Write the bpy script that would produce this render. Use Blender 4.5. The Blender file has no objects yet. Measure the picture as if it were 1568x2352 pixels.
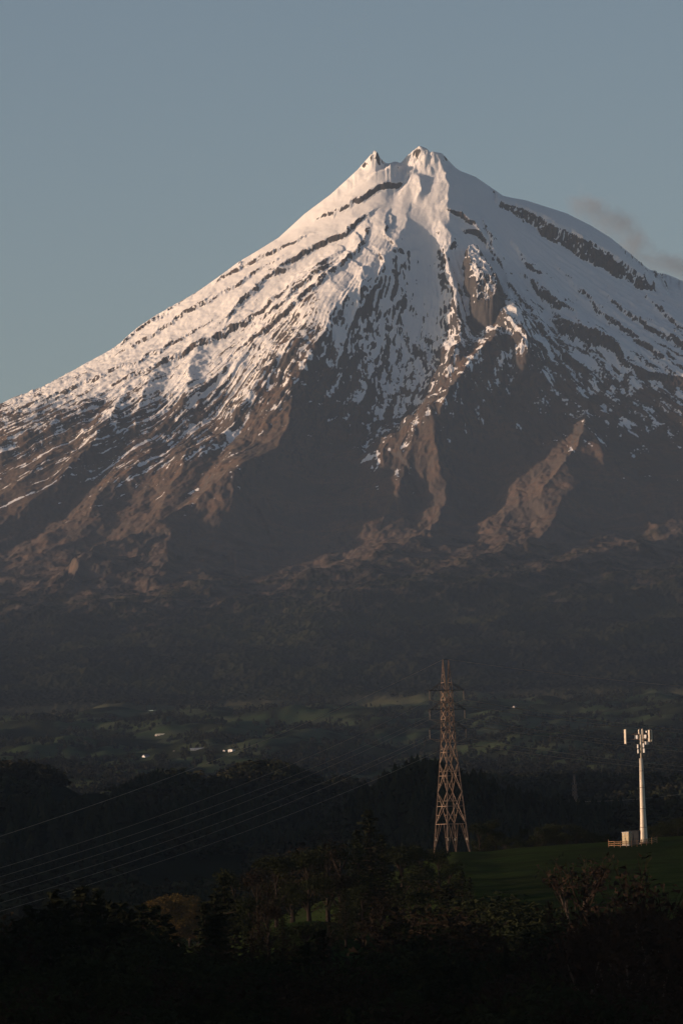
import bpy, math, random
import numpy as np
from mathutils import Vector, Matrix

sc = bpy.context.scene
COL = sc.collection
R = math.radians

# ------------------------------------------------------------------ camera
# K: radians per picture unit; the picture is thought of as 1568 x 2352 units
K = 5.65e-5
PITCH = (2046 - 1176) * K
ROLL = R(1.8)
Fv = np.array([0.0, math.cos(PITCH), math.sin(PITCH)])
Up0 = np.array([0.0, -math.sin(PITCH), math.cos(PITCH)])
Rt0 = np.array([1.0, 0.0, 0.0])
Rt = math.cos(ROLL) * Rt0 - math.sin(ROLL) * Up0
Up = math.sin(ROLL) * Rt0 + math.cos(ROLL) * Up0
cd = bpy.data.cameras.new('camera')
cam = bpy.data.objects.new('camera', cd)
COL.objects.link(cam)
cam.matrix_world = Matrix(((Rt[0], Up[0], -Fv[0], 0), (Rt[1], Up[1], -Fv[1], 0),
                           (Rt[2], Up[2], -Fv[2], 0), (0, 0, 0, 1)))
cd.sensor_fit = 'HORIZONTAL'
cd.sensor_width = 24.0
cd.lens = 12.0 / (784 * K)
cd.clip_start = 1.0
cd.clip_end = 120000.0
sc.camera = cam

# ------------------------------------------------------------------ sky, sun, exposure
SUN_AZ = R(79)      # to the left of the direction back towards the camera
SUN_EL = R(5.5)
w = bpy.data.worlds.new('World')
sc.world = w
w.use_nodes = True
wn = w.node_tree
bg = wn.nodes['Background']
sky = wn.nodes.new('ShaderNodeTexSky')
sky.sky_type = 'NISHITA'
sky.sun_disc = False
sky.sun_elevation = SUN_EL
sky.sun_rotation = SUN_AZ + math.pi
sky.altitude = 100
sky.air_density = 0.5
sky.dust_density = 0.8
sky.ozone_density = 0.5
tint = wn.nodes.new('ShaderNodeMix')
tint.data_type = 'RGBA'
tint.blend_type = 'MULTIPLY'
tint.inputs['Factor'].default_value = 1.0
tint.inputs['B'].default_value = (1.01, 0.965, 0.95, 1)
wn.links.new(sky.outputs[0], tint.inputs['A'])
wn.links.new(tint.outputs['Result'], bg.inputs[0])
bg.inputs[1].default_value = 0.10

sd = bpy.data.lights.new('sun', 'SUN')
sd.energy = 3.8
sd.angle = R(0.5)
sd.color = (1.0, 0.71, 0.53)
sun = bpy.data.objects.new('sun', sd)
COL.objects.link(sun)
sdir = Vector((-math.cos(SUN_EL) * math.sin(SUN_AZ), -math.cos(SUN_EL) * math.cos(SUN_AZ), math.sin(SUN_EL)))
sun.rotation_euler = sdir.to_track_quat('Z', 'Y').to_euler()
sun.location = (-3000, -500, 600)

sc.view_settings.view_transform = 'Standard'
sc.view_settings.look = 'None'
sc.view_settings.exposure = 0.15
sc.view_settings.gamma = 1.0
sc.view_settings.use_curve_mapping = False
sc.render.filter_size = 1.9
sc.cycles.use_denoising = True
sc.cycles.max_bounces = 4
sc.cycles.volume_bounces = 0

# ------------------------------------------------------------------ maths helpers
rng = np.random.default_rng(7)
random.seed(7)


def ray(px, py):
    u, v = (px - 784) * K, (1176 - py) * K
    return Fv + u * Rt + v * Up


def at(px, py, dist):
    """point seen at picture position (px, py) at forward distance dist (metres)"""
    d = ray(px, py)
    return d * (dist / d[1])


def proj(x, y, z):
    """picture position of world points (used to look up where a thing should stand)"""
    p = np.stack([x, y, z], -1)
    f = p @ Fv
    return 784 + (p @ Rt) / f / K, 1176 - (p @ Up) / f / K


def _hash(xi, yi, seed):
    h = (xi * 374761393 + yi * 668265263 + seed * 974634533) & 0xffffffff
    h = ((h ^ (h >> 13)) * 1274126177) & 0xffffffff
    return (h ^ (h >> 16)).astype(np.float64) / 4294967296.0


def noise(x, y, seed=0):
    x = np.asarray(x, float); y = np.asarray(y, float)
    x0 = np.floor(x).astype(np.int64); y0 = np.floor(y).astype(np.int64)
    fx, fy = x - x0, y - y0
    ux = fx * fx * fx * (fx * (fx * 6 - 15) + 10); uy = fy * fy * fy * (fy * (fy * 6 - 15) + 10)

    def g(i, j):
        a = _hash(x0 + i, y0 + j, seed) * 6.2831853
        return np.cos(a) * (fx - i) + np.sin(a) * (fy - j)
    a = g(0, 0); b = g(1, 0); c = g(0, 1); d = g(1, 1)
    return (a + ux * (b - a) + uy * ((c + ux * (d - c)) - (a + ux * (b - a)))) * 1.5


def fbm(x, y, o=4, seed=0, gain=.5):
    s, amp, f = 0, 1.0, 1.0
    for i in range(o):
        s = s + amp * noise(x * f + 17.3 * i, y * f - 9.1 * i, seed + i)
        amp *= gain; f *= 2.03
    return s


def ridged(x, y, o=4, seed=0, gain=.5):
    s, amp, f = 0, 1.0, 1.0
    for i in range(o):
        s = s + amp * (1 - 2 * np.abs(noise(x * f + 31.7 * i, y * f + 5.9 * i, seed + i)))
        amp *= gain; f *= 2.07
    return s


def sstep(a, b, x):
    t = np.clip((x - a) / (b - a), 0, 1)
    return t * t * (3 - 2 * t)


# ------------------------------------------------------------------ the lie of the land
YS = 25000.0                                   # distance of the summit
XS = float(at(955, 380, YS)[0])
Fr = np.array([0, 150, 300, 600, 1000, 1500, 2000, 2500, 3200, 4000, 5000, 6500, 8000, 9500, 10500, 11800,
               13000, 14500, 16500, 18000, 19500, 21000, 22400, 23000, 23500, 24000, 24600, 25000, 40000.])
Fz = np.array([2395, 2305, 2200, 1990, 1735, 1458, 1270, 1130, 1000, 905, 805, 660, 545, 445, 375, 318,
               268, 200, 125, 85, 45, 18, -4, -12, -18, -25, -27, -14, -14.])
_l = [at(px, py, YS) for px, py in [(862, 362), (820, 398), (760, 450), (700, 497), (640, 548), (560, 605), (510, 634),
                                    (450, 668), (370, 718), (300, 768), (270, 792), (200, 832), (130, 872), (60, 903), (0, 935)]]
Lr = np.array([0] + [XS - p[0] for p in _l] + [2200, 3500, 6000, 12000, 40000])
Lz = np.array([2395] + [p[2] for p in _l] + [1330, 960, 640, 330, 0])
_r = [at(px, py, YS) for px, py in [(1030, 378), (1057, 398), (1091, 410), (1122, 430), (1160, 458), (1230, 496), (1300, 530),
                                    (1400, 575), (1496, 626), (1568, 666)]]
Rr = np.array([0] + [p[0] - XS for p in _r] + [1400, 2200, 3500, 6000, 12000, 40000])
Rz = np.array([2395] + [p[2] for p in _r] + [1790, 1420, 1000, 640, 330, 0])


def smooth_tab(r, z, sig):
    rr = np.concatenate([np.arange(0, 4000, 10.), np.arange(4000, 41000, 100.)])
    zz = np.interp(rr, r, z)
    n = 400
    k = np.exp(-0.5 * (np.arange(-30, 31) * 10 / sig) ** 2); k /= k.sum()
    ext = np.concatenate([2 * zz[0] - zz[1:31][::-1], zz[:n + 30]])
    zz[:n] = np.convolve(ext, k, 'same')[30:30 + n]
    return rr, zz


TF, TL, TR = smooth_tab(Fr, Fz, 60), smooth_tab(Lr, Lz, 35), smooth_tab(Rr, Rz, 35)


def base(x, y):
    dx, dy = x - XS, y - YS
    r = np.sqrt(dx * dx + dy * dy) + 1e-6
    c = dx / r
    wl = np.where(c < 0, c * c, 0); wr = np.where(c > 0, c * c, 0); wf = 1 - wl - wr
    return wl * np.interp(r, *TL) + wr * np.interp(r, *TR) + wf * np.interp(r, *TF)


# hills of the middle distance: (picture x, picture y of the bare top, distance, half width, half depth)
HILLS = [(20, 1768, 5100, 70, 420), (215, 1826, 4800, 50, 300), (390, 1794, 5000, 60, 420), (600, 1774, 5200, 62, 420), (770, 1812, 5000, 50, 320),
         (480, 1850, 4200, 60, 200), (960, 1806, 3250, 38, 220), (1040, 1826, 3300, 45, 240), (1120, 1868, 3350, 70, 260), (1300, 1892, 3400, 80, 260),
         (150, 1850, 3900, 70, 160), (1480, 1800, 5600, 90, 300), (1180, 1790, 6200, 110, 380), (1600, 1880, 3300, 60, 260)]
# unseen ridges added left of the view to keep the sun off the valley: (x, y, height, half width, half depth)
SHADE_RIDGES = [(-330, 620, 62, 110, 420), (-430, 2200, 90, 120, 330), (-760, 2900, 165, 260, 700), (-860, 4200, 190, 300, 900), (-900, 5600, 170, 300, 700)]
_H = []
for px, py, d, sx, sy in HILLS:
    p = at(px, py, d)
    _H.append((p[0], p[1], p[2] - float(base(p[0], p[1])), sx, sy))
_H += SHADE_RIDGES
GC = [at(px, py, d) for px, py, d in [(1030, 1958, 1490), (1120, 1957, 1485), (1250, 1946, 1470), (1400, 1935, 1455), (1480, 1930, 1455),
                                       (1568, 1925, 1455), (1700, 1915, 1450)]]
GX = np.array([p[0] for p in GC]); GZ = np.array([p[2] for p in GC])


def ground(x, y):
    x = np.asarray(x, float); y = np.asarray(y, float)
    z = base(x, y)
    far = sstep(2000, 4500, y)
    z = z + far * 6 * fbm(x / 260, y / 420, 3, 11)
    farm = sstep(6000, 8000, y) * (1 - sstep(13500, 14500, y))
    z = z + farm * 19 * fbm(x / 210 + 5, y / 620, 4, 3)
    hh = np.zeros_like(z)
    for hx, hy, hz, sx, sy in _H:
        hh = np.maximum(hh, hz * np.exp(-((x - hx) / sx) ** 2 - ((y - hy) / sy) ** 2) * 1.0)
    z = z + hh
    # the grass hill with the pylon and the mast
    cz = np.interp(x, GX, GZ)
    cz = np.where(x < GX[0], GZ[0] - (GX[0] - x) * 0.34, cz)
    prof = np.where(y < 1470, cz - np.clip(1470 - y, 0, None) * 0.036 - np.clip(1180 - y, 0, None) * 0.05,
                    cz - (np.clip(y - 1490, 0, None)) * 0.055)
    knoll = at(700, 2075, 1150)
    z = np.maximum(z, np.where((y > 500) & (y < 2400), prof, -99))
    z = np.maximum(z, knoll[2] - 3.0 - ((x - knoll[0]) / 13.0) ** 2 * 4 - ((y - knoll[1]) / 130.0) ** 2 * 5)
    z = z + 0.5 * fbm(x / 30, y / 50, 3, 21) * (1 - sstep(1500, 3000, y))
    return z


def hit(px, py, fn=ground, d0=300, d1=26000, add=0.0):
    """first point of the land seen at a picture position"""
    d = ray(px, py)
    t = np.concatenate([np.arange(d0, 3000, 5.0), np.arange(3000, d1, 20.0)])
    t = t[(t >= d0) & (t <= d1)]
    P = d[None, :] * (t[:, None] / d[1])
    below = P[:, 2] <= fn(P[:, 0], P[:, 1]) + add
    i = int(np.argmax(below)) if below.any() else len(t) - 1
    return P[i]


# ------------------------------------------------------------------ mesh and material helpers
def mesh_np(name, V, Fq, mat, smooth=True, attrs=None):
    """mesh from arrays: V (n,3), Fq (m,3 or 4)"""
    me = bpy.data.meshes.new(name)
    n, k = Fq.shape
    me.vertices.add(len(V)); me.vertices.foreach_set('co', np.ascontiguousarray(V, np.float32).ravel())
    me.loops.add(n * k); me.loops.foreach_set('vertex_index', np.ascontiguousarray(Fq, np.int32).ravel())
    me.polygons.add(n)
    me.polygons.foreach_set('loop_start', np.arange(0, n * k, k, dtype=np.int32))
    me.polygons.foreach_set('use_smooth', np.full(n, smooth, bool))
    me.update(calc_edges=True)
    for an, av in (attrs or {}).items():
        a = me.attributes.new(an, 'FLOAT', 'POINT')
        a.data.foreach_set('value', np.ascontiguousarray(av, np.float32).ravel())
    me.materials.append(mat)
    return me


def link(name, me, parent=None, loc=None):
    o = bpy.data.objects.new(name, me)
    COL.objects.link(o)
    if parent is not None:
        o.parent = parent
    if loc is not None:
        o.location = loc
    return o


def tag(o, label=None, cat=None, group=None, kind=None):
    for k, v in (('label', label), ('category', cat), ('group', group), ('kind', kind)):
        if v:
            o[k] = v
    return o


def grid_faces(nr, nc):
    i = np.arange(nr * nc).reshape(nr, nc)
    return np.stack([i[:-1, :-1], i[:-1, 1:], i[1:, 1:], i[1:, :-1]], -1).reshape(-1, 4)


class NT:
    """small node-tree builder"""
    def __init__(s, name, rough=0.9, spec=0.2):
        s.m = bpy.data.materials.new(name); s.m.use_nodes = True
        s.t = s.m.node_tree
        s.b = s.t.nodes['Principled BSDF']
        s.b.inputs['Roughness'].default_value = rough
        s.b.inputs['Specular IOR Level'].default_value = spec

    def n(s, typ, **kw):
        nd = s.t.nodes.new(typ)
        for k, v in kw.items():
            setattr(nd, k, v)
        return nd

    def l(s, a, b):
        s.t.links.new(a, b)

    def attr(s, name):
        return s.n('ShaderNodeAttribute', attribute_name=name).outputs['Fac']

    def noise(s, scale, detail=4, rough=.55, vec=None, stretch=None):
        tc = s.n('ShaderNodeTexCoord')
        out = tc.outputs['Object'] if vec is None else vec
        if stretch:
            mp = s.n('ShaderNodeMapping'); mp.inputs['Scale'].default_value = stretch
            s.l(out, mp.inputs['Vector']); out = mp.outputs[0]
        nz = s.n('ShaderNodeTexNoise')
        nz.inputs['Scale'].default_value = scale; nz.inputs['Detail'].default_value = detail
        nz.inputs['Roughness'].default_value = rough
        s.l(out, nz.inputs['Vector'])
        return nz.outputs['Fac']

    def math(s, op, a, b=None, clamp=False):
        m = s.n('ShaderNodeMath', operation=op); m.use_clamp = clamp
        for i, v in enumerate((a, b)):
            if v is None:
                continue
            if isinstance(v, (int, float)):
                m.inputs[i].default_value = v
            else:
                s.l(v, m.inputs[i])
        return m.outputs[0]

    def maprange(s, v, a, b, c=0., d=1., smooth=True):
        m = s.n('ShaderNodeMapRange', interpolation_type='SMOOTHSTEP' if smooth else 'LINEAR')
        s.l(v, m.inputs['Value'])
        for nm, val in (('From Min', a), ('From Max', b), ('To Min', c), ('To Max', d)):
            m.inputs[nm].default_value = val
        return m.outputs['Result']

    def mix(s, f, a, b):
        m = s.n('ShaderNodeMix', data_type='RGBA')
        for key, v in (('Factor', f), ('A', a), ('B', b)):
            if isinstance(v, (int, float)):
                m.inputs[key].default_value = v
            elif isinstance(v, tuple):
                m.inputs[key].default_value = v + (1,) if len(v) == 3 else v
            else:
                s.l(v, m.inputs[key])
        return m.outputs['Result']

    def bump(s, h, strength, dist):
        b = s.n('ShaderNodeBump')
        b.inputs['Strength'].default_value = strength; b.inputs['Distance'].default_value = dist
        s.l(h, b.inputs['Height']); s.l(b.outputs[0], s.b.inputs['Normal'])

    def col(s, c):
        if isinstance(c, tuple):
            s.b.inputs['Base Color'].default_value = c + (1,)
        else:
            s.l(c, s.b.inputs['Base Color'])
        return s.m


def mat_var(name, c1, c2, scale, rough=.9, spec=.2, metal=0., bump=0.):
    t = NT(name, rough, spec)
    nz = t.noise(scale, 4)
    t.b.inputs['Metallic'].default_value = metal
    if bump:
        t.bump(nz, .4, bump)
    return t.col(t.mix(t.maprange(nz, .3, .7), c1, c2))


# ------------------------------------------------------------------ mountain
# features of the upper cone: picture points from the top down, each (x, y, height, width left/below, width right/above)
# the side named right is the viewer's right when walking down the line
FEAT = [
    # --- summit
    ('r', [(862, 345, 40, 26, 18), (840, 368, 26, 34, 20), (800, 405, 16, 40, 24), (740, 455, 8, 40, 26), (680, 505, 3, 30, 20)]),
    ('r', [(905, 371, 22, 26, 26), (890, 385, 16, 30, 24), (850, 412, 12, 34, 26), (815, 432, 6, 34, 24)]),
    ('r', [(945, 350, 18, 26, 26), (963, 335, 44, 36, 26), (982, 341, 46, 36, 30), (1012, 352, 40, 36, 30), (1029, 367, 26, 30, 26), (1057, 392, 8, 30, 30)]),
    ('r', [(990, 360, 2, 20, 30), (1004, 375, 14, 40, 44), (1024, 395, 28, 60, 64), (1029, 425, 32, 80, 80), (1027, 470, 30, 90, 90), (1032, 498, 24, 90, 80), (1025, 560, 14, 60, 60), (1015, 610, 0, 50, 50)]),
    ('r', [(966, 405, 14, 22, 20), (963, 440, 16, 24, 22), (952, 470, 2, 20, 20)]),
    ('v', [(930, 385, -10, 26, 26), (925, 410, -16, 30, 30), (912, 440, -12, 30, 30), (895, 480, -3, 30, 30)]),
    # --- bluffs of the left face (steep below)
    ('c', [(929, 398, 10, 40, 7), (911, 405, 15, 46, 8), (868, 431, 16, 46, 8), (837, 444, 14, 40, 8), (814, 456, 13, 40, 8), (790, 475, 10, 40, 8), (740, 497, 8, 30, 8), (715, 505, 0, 30, 8)]),
    ('c', [(847, 493, 10, 40, 7), (824, 508, 16, 50, 8), (790, 530, 16, 50, 9), (745, 548, 17, 50, 9), (694, 574, 17, 50, 9), (658, 597, 17, 50, 9), (638, 617, 15, 46, 9), (607, 630, 3, 40, 8)]),
    ('c', [(700, 545, 8, 40, 7), (625, 576, 13, 50, 8), (581, 594, 14, 46, 9), (553, 607, 6, 40, 8)]),
    ('c', [(545, 618, 10, 30, 8), (507, 634, 12, 30, 8), (480, 655, 2, 30, 8)]),
    ('c', [(640, 600, 6, 30, 6), (576, 623, 10, 40, 7), (546, 646, 10, 40, 7), (510, 669, 9, 40, 7), (430, 715, 6, 30, 7)]),
    ('c', [(640, 628, 5, 30, 6), (602, 643, 10, 40, 7), (576, 669, 13, 40, 9), (551, 684, 15, 40, 10), (535, 718, 13, 40, 10), (505, 746, 5, 40, 8)]),
    ('c', [(775, 594, 7, 40, 7), (740, 620, 12, 46, 8), (705, 646, 4, 40, 7)]),
    ('c', [(760, 625, 10, 40, 10), (738, 641, 20, 50, 13), (700, 668, 18, 46, 12), (679, 677, 14, 46, 10), (658, 700, 12, 40, 10), (620, 728, 12, 40, 10), (556, 759, 4, 40, 9)]),
    ('c', [(690, 665, 6, 40, 9), (648, 682, 11, 40, 12), (581, 723, 15, 46, 14), (505, 759, 17, 50, 16), (450, 790, 16, 50, 16), (402, 815, 14, 50, 16), (330, 850, 12, 46, 14), (260, 880, 6, 40, 12)]),
    ('c', [(847, 521, 5, 30, 10), (835, 560, 10, 36, 12), (818, 595, 13, 40, 13), (787, 633, 15, 40, 14), (756, 661, 17, 40, 14), (710, 702, 17, 44, 14), (646, 748, 17, 44, 14), (587, 787, 12, 40, 14), (520, 830, 4, 40, 12)]),
    ('c', [(402, 690, 8, 30, 8), (340, 738, 10, 36, 9), (290, 778, 11, 36, 9), (270, 795, 4, 30, 8)]),
    ('c', [(470, 690, 6, 36, 7), (400, 730, 9, 36, 8), (330, 775, 9, 36, 8), (270, 810, 6, 36, 8)]),
    ('c', [(480, 740, 6, 36, 7), (400, 785, 9, 40, 9), (310, 830, 10, 40, 9), (220, 865, 10, 40, 9), (120, 905, 8, 36, 9), (40, 940, 5, 30, 8)]),
    ('c', [(460, 640, 6, 30, 7), (420, 676, 8, 30, 8), (380, 708, 8, 30, 8), (350, 730, 3, 30, 8)]),
    # --- spurs of the left face, lower down
    ('r', [(640, 790, 8, 40, 40), (582, 800, 22, 60, 34), (545, 830, 26, 60, 34), (512, 851, 22, 60, 34), (470, 890, 16, 50, 34), (430, 930, 8, 40, 30)]),
    ('r', [(460, 800, 10, 40, 34), (435, 850, 22, 50, 40), (430, 895, 26, 50, 44), (418, 930, 16, 46, 40), (400, 970, 4, 40, 36)]),
    ('r', [(370, 840, 8, 40, 34), (345, 870, 20, 46, 40), (333, 895, 24, 46, 40), (318, 930, 18, 46, 40), (310, 980, 12, 40, 36), (300, 1040, 3, 40, 30)]),
    ('r', [(300, 880, 8, 40, 34), (264, 935, 24, 50, 44), (256, 961, 34, 56, 50), (226, 989, 40, 64, 60), (200, 1028, 42, 70, 66), (154, 1076, 40, 80, 80), (123, 1107, 36, 80, 80), (72, 1146, 30, 80, 80), (0, 1195, 24, 80, 80), (-80, 1240, 16, 80, 80)]),
    ('r', [(205, 930, 18, 50, 34), (123, 969, 26, 60, 40), (69, 987, 28, 60, 44), (0, 1020, 28, 60, 44), (-80, 1060, 24, 60, 44)]),
    ('r', [(130, 1035, 12, 40, 40), (115, 1051, 20, 50, 46), (82, 1076, 26, 60, 50), (38, 1117, 26, 60, 50), (0, 1146, 22, 60, 50), (-60, 1190, 16, 60, 50)]),
    ('r', [(345, 1040, 14, 50, 44), (331, 1056, 24, 56, 50), (285, 1089, 30, 64, 56), (256, 1112, 30, 64, 56), (220, 1140, 26, 64, 56), (205, 1180, 18, 60, 50), (190, 1220, 6, 50, 40)]),
    # --- the great left spur
    ('r', [(934, 500, 14, 60, 50), (925, 525, 34, 100, 70), (911, 546, 54, 140, 90), (886, 574, 82, 170, 110), (868, 602, 100, 190, 130), (837, 630, 114, 200, 150), (804, 654, 124, 210, 170), (761, 689, 132, 210, 190), (750, 728, 134, 200, 200),
           (712, 776, 128, 200, 220), (690, 830, 130, 190, 240), (672, 880, 130, 190, 250), (665, 930, 130, 190, 260), (640, 990, 126, 190, 260), (605, 1020, 118, 190, 250), (560, 1060, 108, 200, 240), (538, 1100, 96, 200, 230), (530, 1150, 76, 200, 200), (500, 1215, 50, 180, 180), (470, 1270, 22, 150, 150)]),
    ('r', [(700, 800, 10, 30, 40), (650, 861, 22, 50, 40), (612, 892, 26, 56, 44), (575, 925, 26, 60, 44), (556, 940, 24, 60, 44), (543, 975, 20, 60, 44), (505, 1015, 22, 60, 50), (458, 1040, 26, 66, 60), (402, 1064, 26, 66, 66), (360, 1095, 22, 66, 66), (341, 1110, 14, 60, 60), (303, 1208, 5, 50, 50)]),
    ('r', [(440, 1050, 8, 60, 40), (425, 1080, 18, 70, 50), (415, 1105, 20, 80, 60), (385, 1150, 20, 90, 70), (349, 1203, 12, 90, 70)]),
    ('v', [(560, 1010, -8, 26, 26), (520, 1060, -12, 30, 30), (490, 1110, -14, 36, 36), (440, 1170, -10, 36, 36), (400, 1200, -3, 30, 30)]),
    # --- the bowl in the shade
    ('v', [(950, 560, -8, 90, 80), (955, 640, -34, 130, 110), (945, 720, -58, 170, 130), (925, 800, -76, 200, 150), (895, 880, -90, 220, 170), (855, 960, -96, 230, 190), (800, 1050, -92, 230, 230), (740, 1130, -76, 220, 240), (690, 1210, -52, 200, 260), (600, 1290, -26, 180, 260)]),
    ('r', [(905, 600, 0, 20, 20), (900, 680, 12, 26, 26), (880, 760, 14, 28, 28), (850, 840, 14, 30, 30), (800, 930, 8, 30, 30), (770, 990, 0, 30, 30)]),
    ('r', [(975, 590, 0, 24, 24), (985, 680, 12, 28, 28), (965, 760, 14, 30, 30), (930, 850, 12, 30, 30), (900, 930, 6, 30, 30), (880, 980, 0, 30, 30)]),
    ('r', [(830, 660, 8, 24, 24), (835, 720, 14, 26, 26), (800, 800, 14, 30, 30), (770, 870, 10, 30, 30), (740, 940, 0, 30, 30)]),
    ('r', [(1020, 560, 8, 30, 30), (1030, 610, 18, 36, 34), (1042, 660, 26, 40, 34), (1055, 710, 34, 50, 30), (1059, 755, 38, 56, 30), (1053, 800, 38, 60, 30), (1035, 850, 32, 60, 30), (1020, 885, 16, 46, 28), (985, 930, 4, 40, 30)]),
    # --- rock tower
    ('t', [(1085, 572, 30, 24, 24), (1096, 600, 62, 32, 36), (1108, 630, 78, 38, 44), (1114, 660, 82, 42, 46), (1118, 684, 70, 42, 44)]),
    ('c', [(1032, 498, 6, 7, 40), (1060, 500, 14, 8, 50), (1086, 513, 18, 9, 50), (1098, 531, 18, 9, 50), (1114, 541, 8, 8, 40)]),
    ('c', [(1111, 513, 5, 7, 26), (1124, 534, 9, 8, 30), (1129, 572, 11, 9, 30), (1145, 595, 14, 10, 36), (1165, 612, 4, 8, 30)]),
    ('r', [(1012, 521, 6, 24, 20), (1040, 556, 12, 24, 22), (1020, 600, 10, 24, 22), (1035, 640, 2, 24, 22)]),
    # --- second spur and its branches
    ('r', [(1150, 690, 18, 30, 50), (1162, 707, 54, 60, 80), (1160, 730, 66, 76, 110), (1145, 758, 76, 90, 140), (1124, 787, 84, 100, 150), (1104, 805, 88, 100, 160), (1080, 822, 90, 100, 170), (1066, 845, 90, 100, 190), (1056, 880, 88, 110, 210),
           (1040, 906, 86, 120, 220), (1009, 926, 84, 130, 210), (971, 947, 82, 130, 190), (932, 965, 80, 140, 160), (899, 985, 76, 150, 140), (880, 1010, 66, 150, 120), (875, 1050, 50, 150, 110), (862, 1100, 34, 140, 110), (838, 1146, 14, 120, 100)]),
    ('r', [(1165, 715, 20, 30, 50), (1190, 755, 44, 60, 70), (1204, 787, 56, 70, 80), (1208, 815, 60, 76, 90), (1213, 840, 58, 80, 100), (1228, 864, 46, 80, 110), (1240, 910, 30, 80, 110), (1250, 960, 10, 70, 100)]),
    ('v', [(1140, 790, -10, 20, 20), (1160, 830, -22, 26, 26), (1175, 880, -20, 30, 30), (1180, 940, -14, 34, 34), (1150, 1010, -8, 40, 40)]),
    ('r', [(1060, 925, 10, 40, 36), (1048, 942, 22, 50, 44), (1030, 970, 26, 50, 46), (1000, 1010, 30, 50, 50), (996, 1045, 34, 54, 54), (1010, 1080, 36, 56, 60), (1026, 1108, 38, 60, 70), (1022, 1144, 36, 66, 76), (1000, 1182, 34, 80, 80), (954, 1228, 32, 90, 80), (894, 1258, 28, 90, 70), (811, 1288, 22, 90, 60), (703, 1312, 16, 80, 50), (632, 1330, 8, 60, 40)]),
    ('r', [(962, 985, 16, 60, 44), (955, 1020, 24, 66, 50), (940, 1060, 28, 70, 54), (922, 1116, 26, 70, 54), (895, 1172, 12, 60, 44)]),
    # --- right flank
    ('m', [(1155, 448, 12, 24, 40), (1183, 455, 22, 30, 60), (1230, 468, 34, 44, 80), (1290, 489, 46, 60, 90), (1356, 517, 52, 70, 90), (1404, 548, 50, 66, 80), (1438, 576, 46, 56, 70), (1481, 614, 34, 44, 50), (1502, 638, 22, 30, 36), (1518, 662, 8, 16, 20)]),
    ('c', [(1205, 600, 5, 7, 30), (1240, 625, 9, 8, 36), (1274, 650, 3, 7, 30)]),
    ('c', [(1215, 640, 10, 9, 36), (1235, 652, 20, 14, 50), (1265, 676, 22, 15, 50), (1289, 694, 18, 13, 44), (1306, 705, 6, 9, 36)]),
    ('c', [(1280, 716, 12, 14, 40), (1305, 735, 30, 24, 60), (1345, 750, 36, 28, 60), (1385, 765, 34, 28, 50), (1415, 788, 24, 22, 50), (1440, 830, 14, 16, 40), (1490, 850, 14, 16, 50), (1568, 866, 14, 16, 50)]),
    ('c', [(1166, 642, 4, 7, 24), (1205, 691, 9, 9, 30), (1243, 755, 11, 10, 34), (1282, 801, 10, 10, 34), (1340, 870, 8, 10, 34), (1400, 920, 3, 9, 30)]),
    ('c', [(1289, 619, 5, 7, 30), (1340, 668, 9, 9, 36), (1387, 717, 11, 9, 36), (1425, 745, 11, 9, 36), (1461, 773, 10, 9, 36), (1520, 815, 8, 9, 30)]),
    ('c', [(1397, 683, 6, 8, 36), (1438, 712, 12, 10, 40), (1487, 742, 14, 12, 40), (1525, 768, 12, 10, 40), (1580, 790, 8, 9, 40)]),
    ('c', [(1487, 681, 5, 7, 30), (1525, 717, 9, 8, 36), (1566, 755, 9, 8, 36), (1620, 800, 9, 8, 36)]),
    ('c', [(1180, 560, 4, 7, 24), (1215, 606, 8, 8, 24), (1240, 612, 3, 7, 20)]),
    ('r', [(1290, 860, 8, 40, 40), (1330, 900, 14, 44, 50), (1400, 960, 14, 50, 60), (1450, 1000, 6, 50, 60)]),
    # --- right spur in the brown zone and the lower ridges
    ('r', [(1345, 968, 20, 40, 50), (1342, 985, 44, 70, 70), (1330, 1020, 54, 100, 90), (1300, 1060, 54, 120, 100), (1275, 1100, 48, 120, 100), (1240, 1140, 38, 110, 90), (1195, 1160, 26, 90, 70), (1145, 1182, 14, 70, 60)]),
    ('r', [(1345, 990, 20, 50, 60), (1380, 1050, 34, 70, 80), (1396, 1090, 38, 90, 80), (1340, 1125, 36, 100, 70), (1300, 1150, 34, 100, 60), (1258, 1216, 32, 100, 56), (1169, 1252, 28, 100, 50), (1079, 1288, 24, 100, 46), (966, 1330, 20, 90, 44), (829, 1366, 14, 80, 40), (661, 1390, 8, 70, 36), (560, 1400, 4, 60, 30)]),
    ('r', [(1400, 1080, 18, 60, 60), (1440, 1110, 24, 70, 70), (1500, 1120, 20, 70, 60), (1580, 1130, 14, 70, 60)]),
    ('r', [(560, 1135, 14, 60, 60), (512, 1151, 32, 50, 80), (436, 1182, 44, 40, 100), (369, 1208, 50, 36, 110), (308, 1228, 54, 36, 110), (226, 1254, 50, 36, 100), (172, 1284, 40, 34, 70), (160, 1315, 12, 30, 50)]),
    ('r', [(395, 1262, 10, 40, 40), (385, 1290, 20, 50, 40), (360, 1316, 14, 46, 36)]),
    ('r', [(1720, 1180, 20, 60, 50), (1568, 1215, 22, 70, 50), (1420, 1255, 22, 80, 50), (1280, 1300, 20, 80, 46), (1100, 1348, 18, 80, 44), (900, 1395, 15, 80, 40), (640, 1440, 12, 70, 40), (380, 1468, 8, 60, 36)]),
    ('r', [(1720, 1290, 18, 60, 46), (1568, 1330, 20, 70, 46), (1380, 1375, 18, 70, 44), (1150, 1425, 16, 70, 40), (880, 1470, 13, 70, 36), (560, 1510, 10, 60, 34), (200, 1535, 8, 60, 34), (-60, 1550, 6, 60, 34)]),
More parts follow.
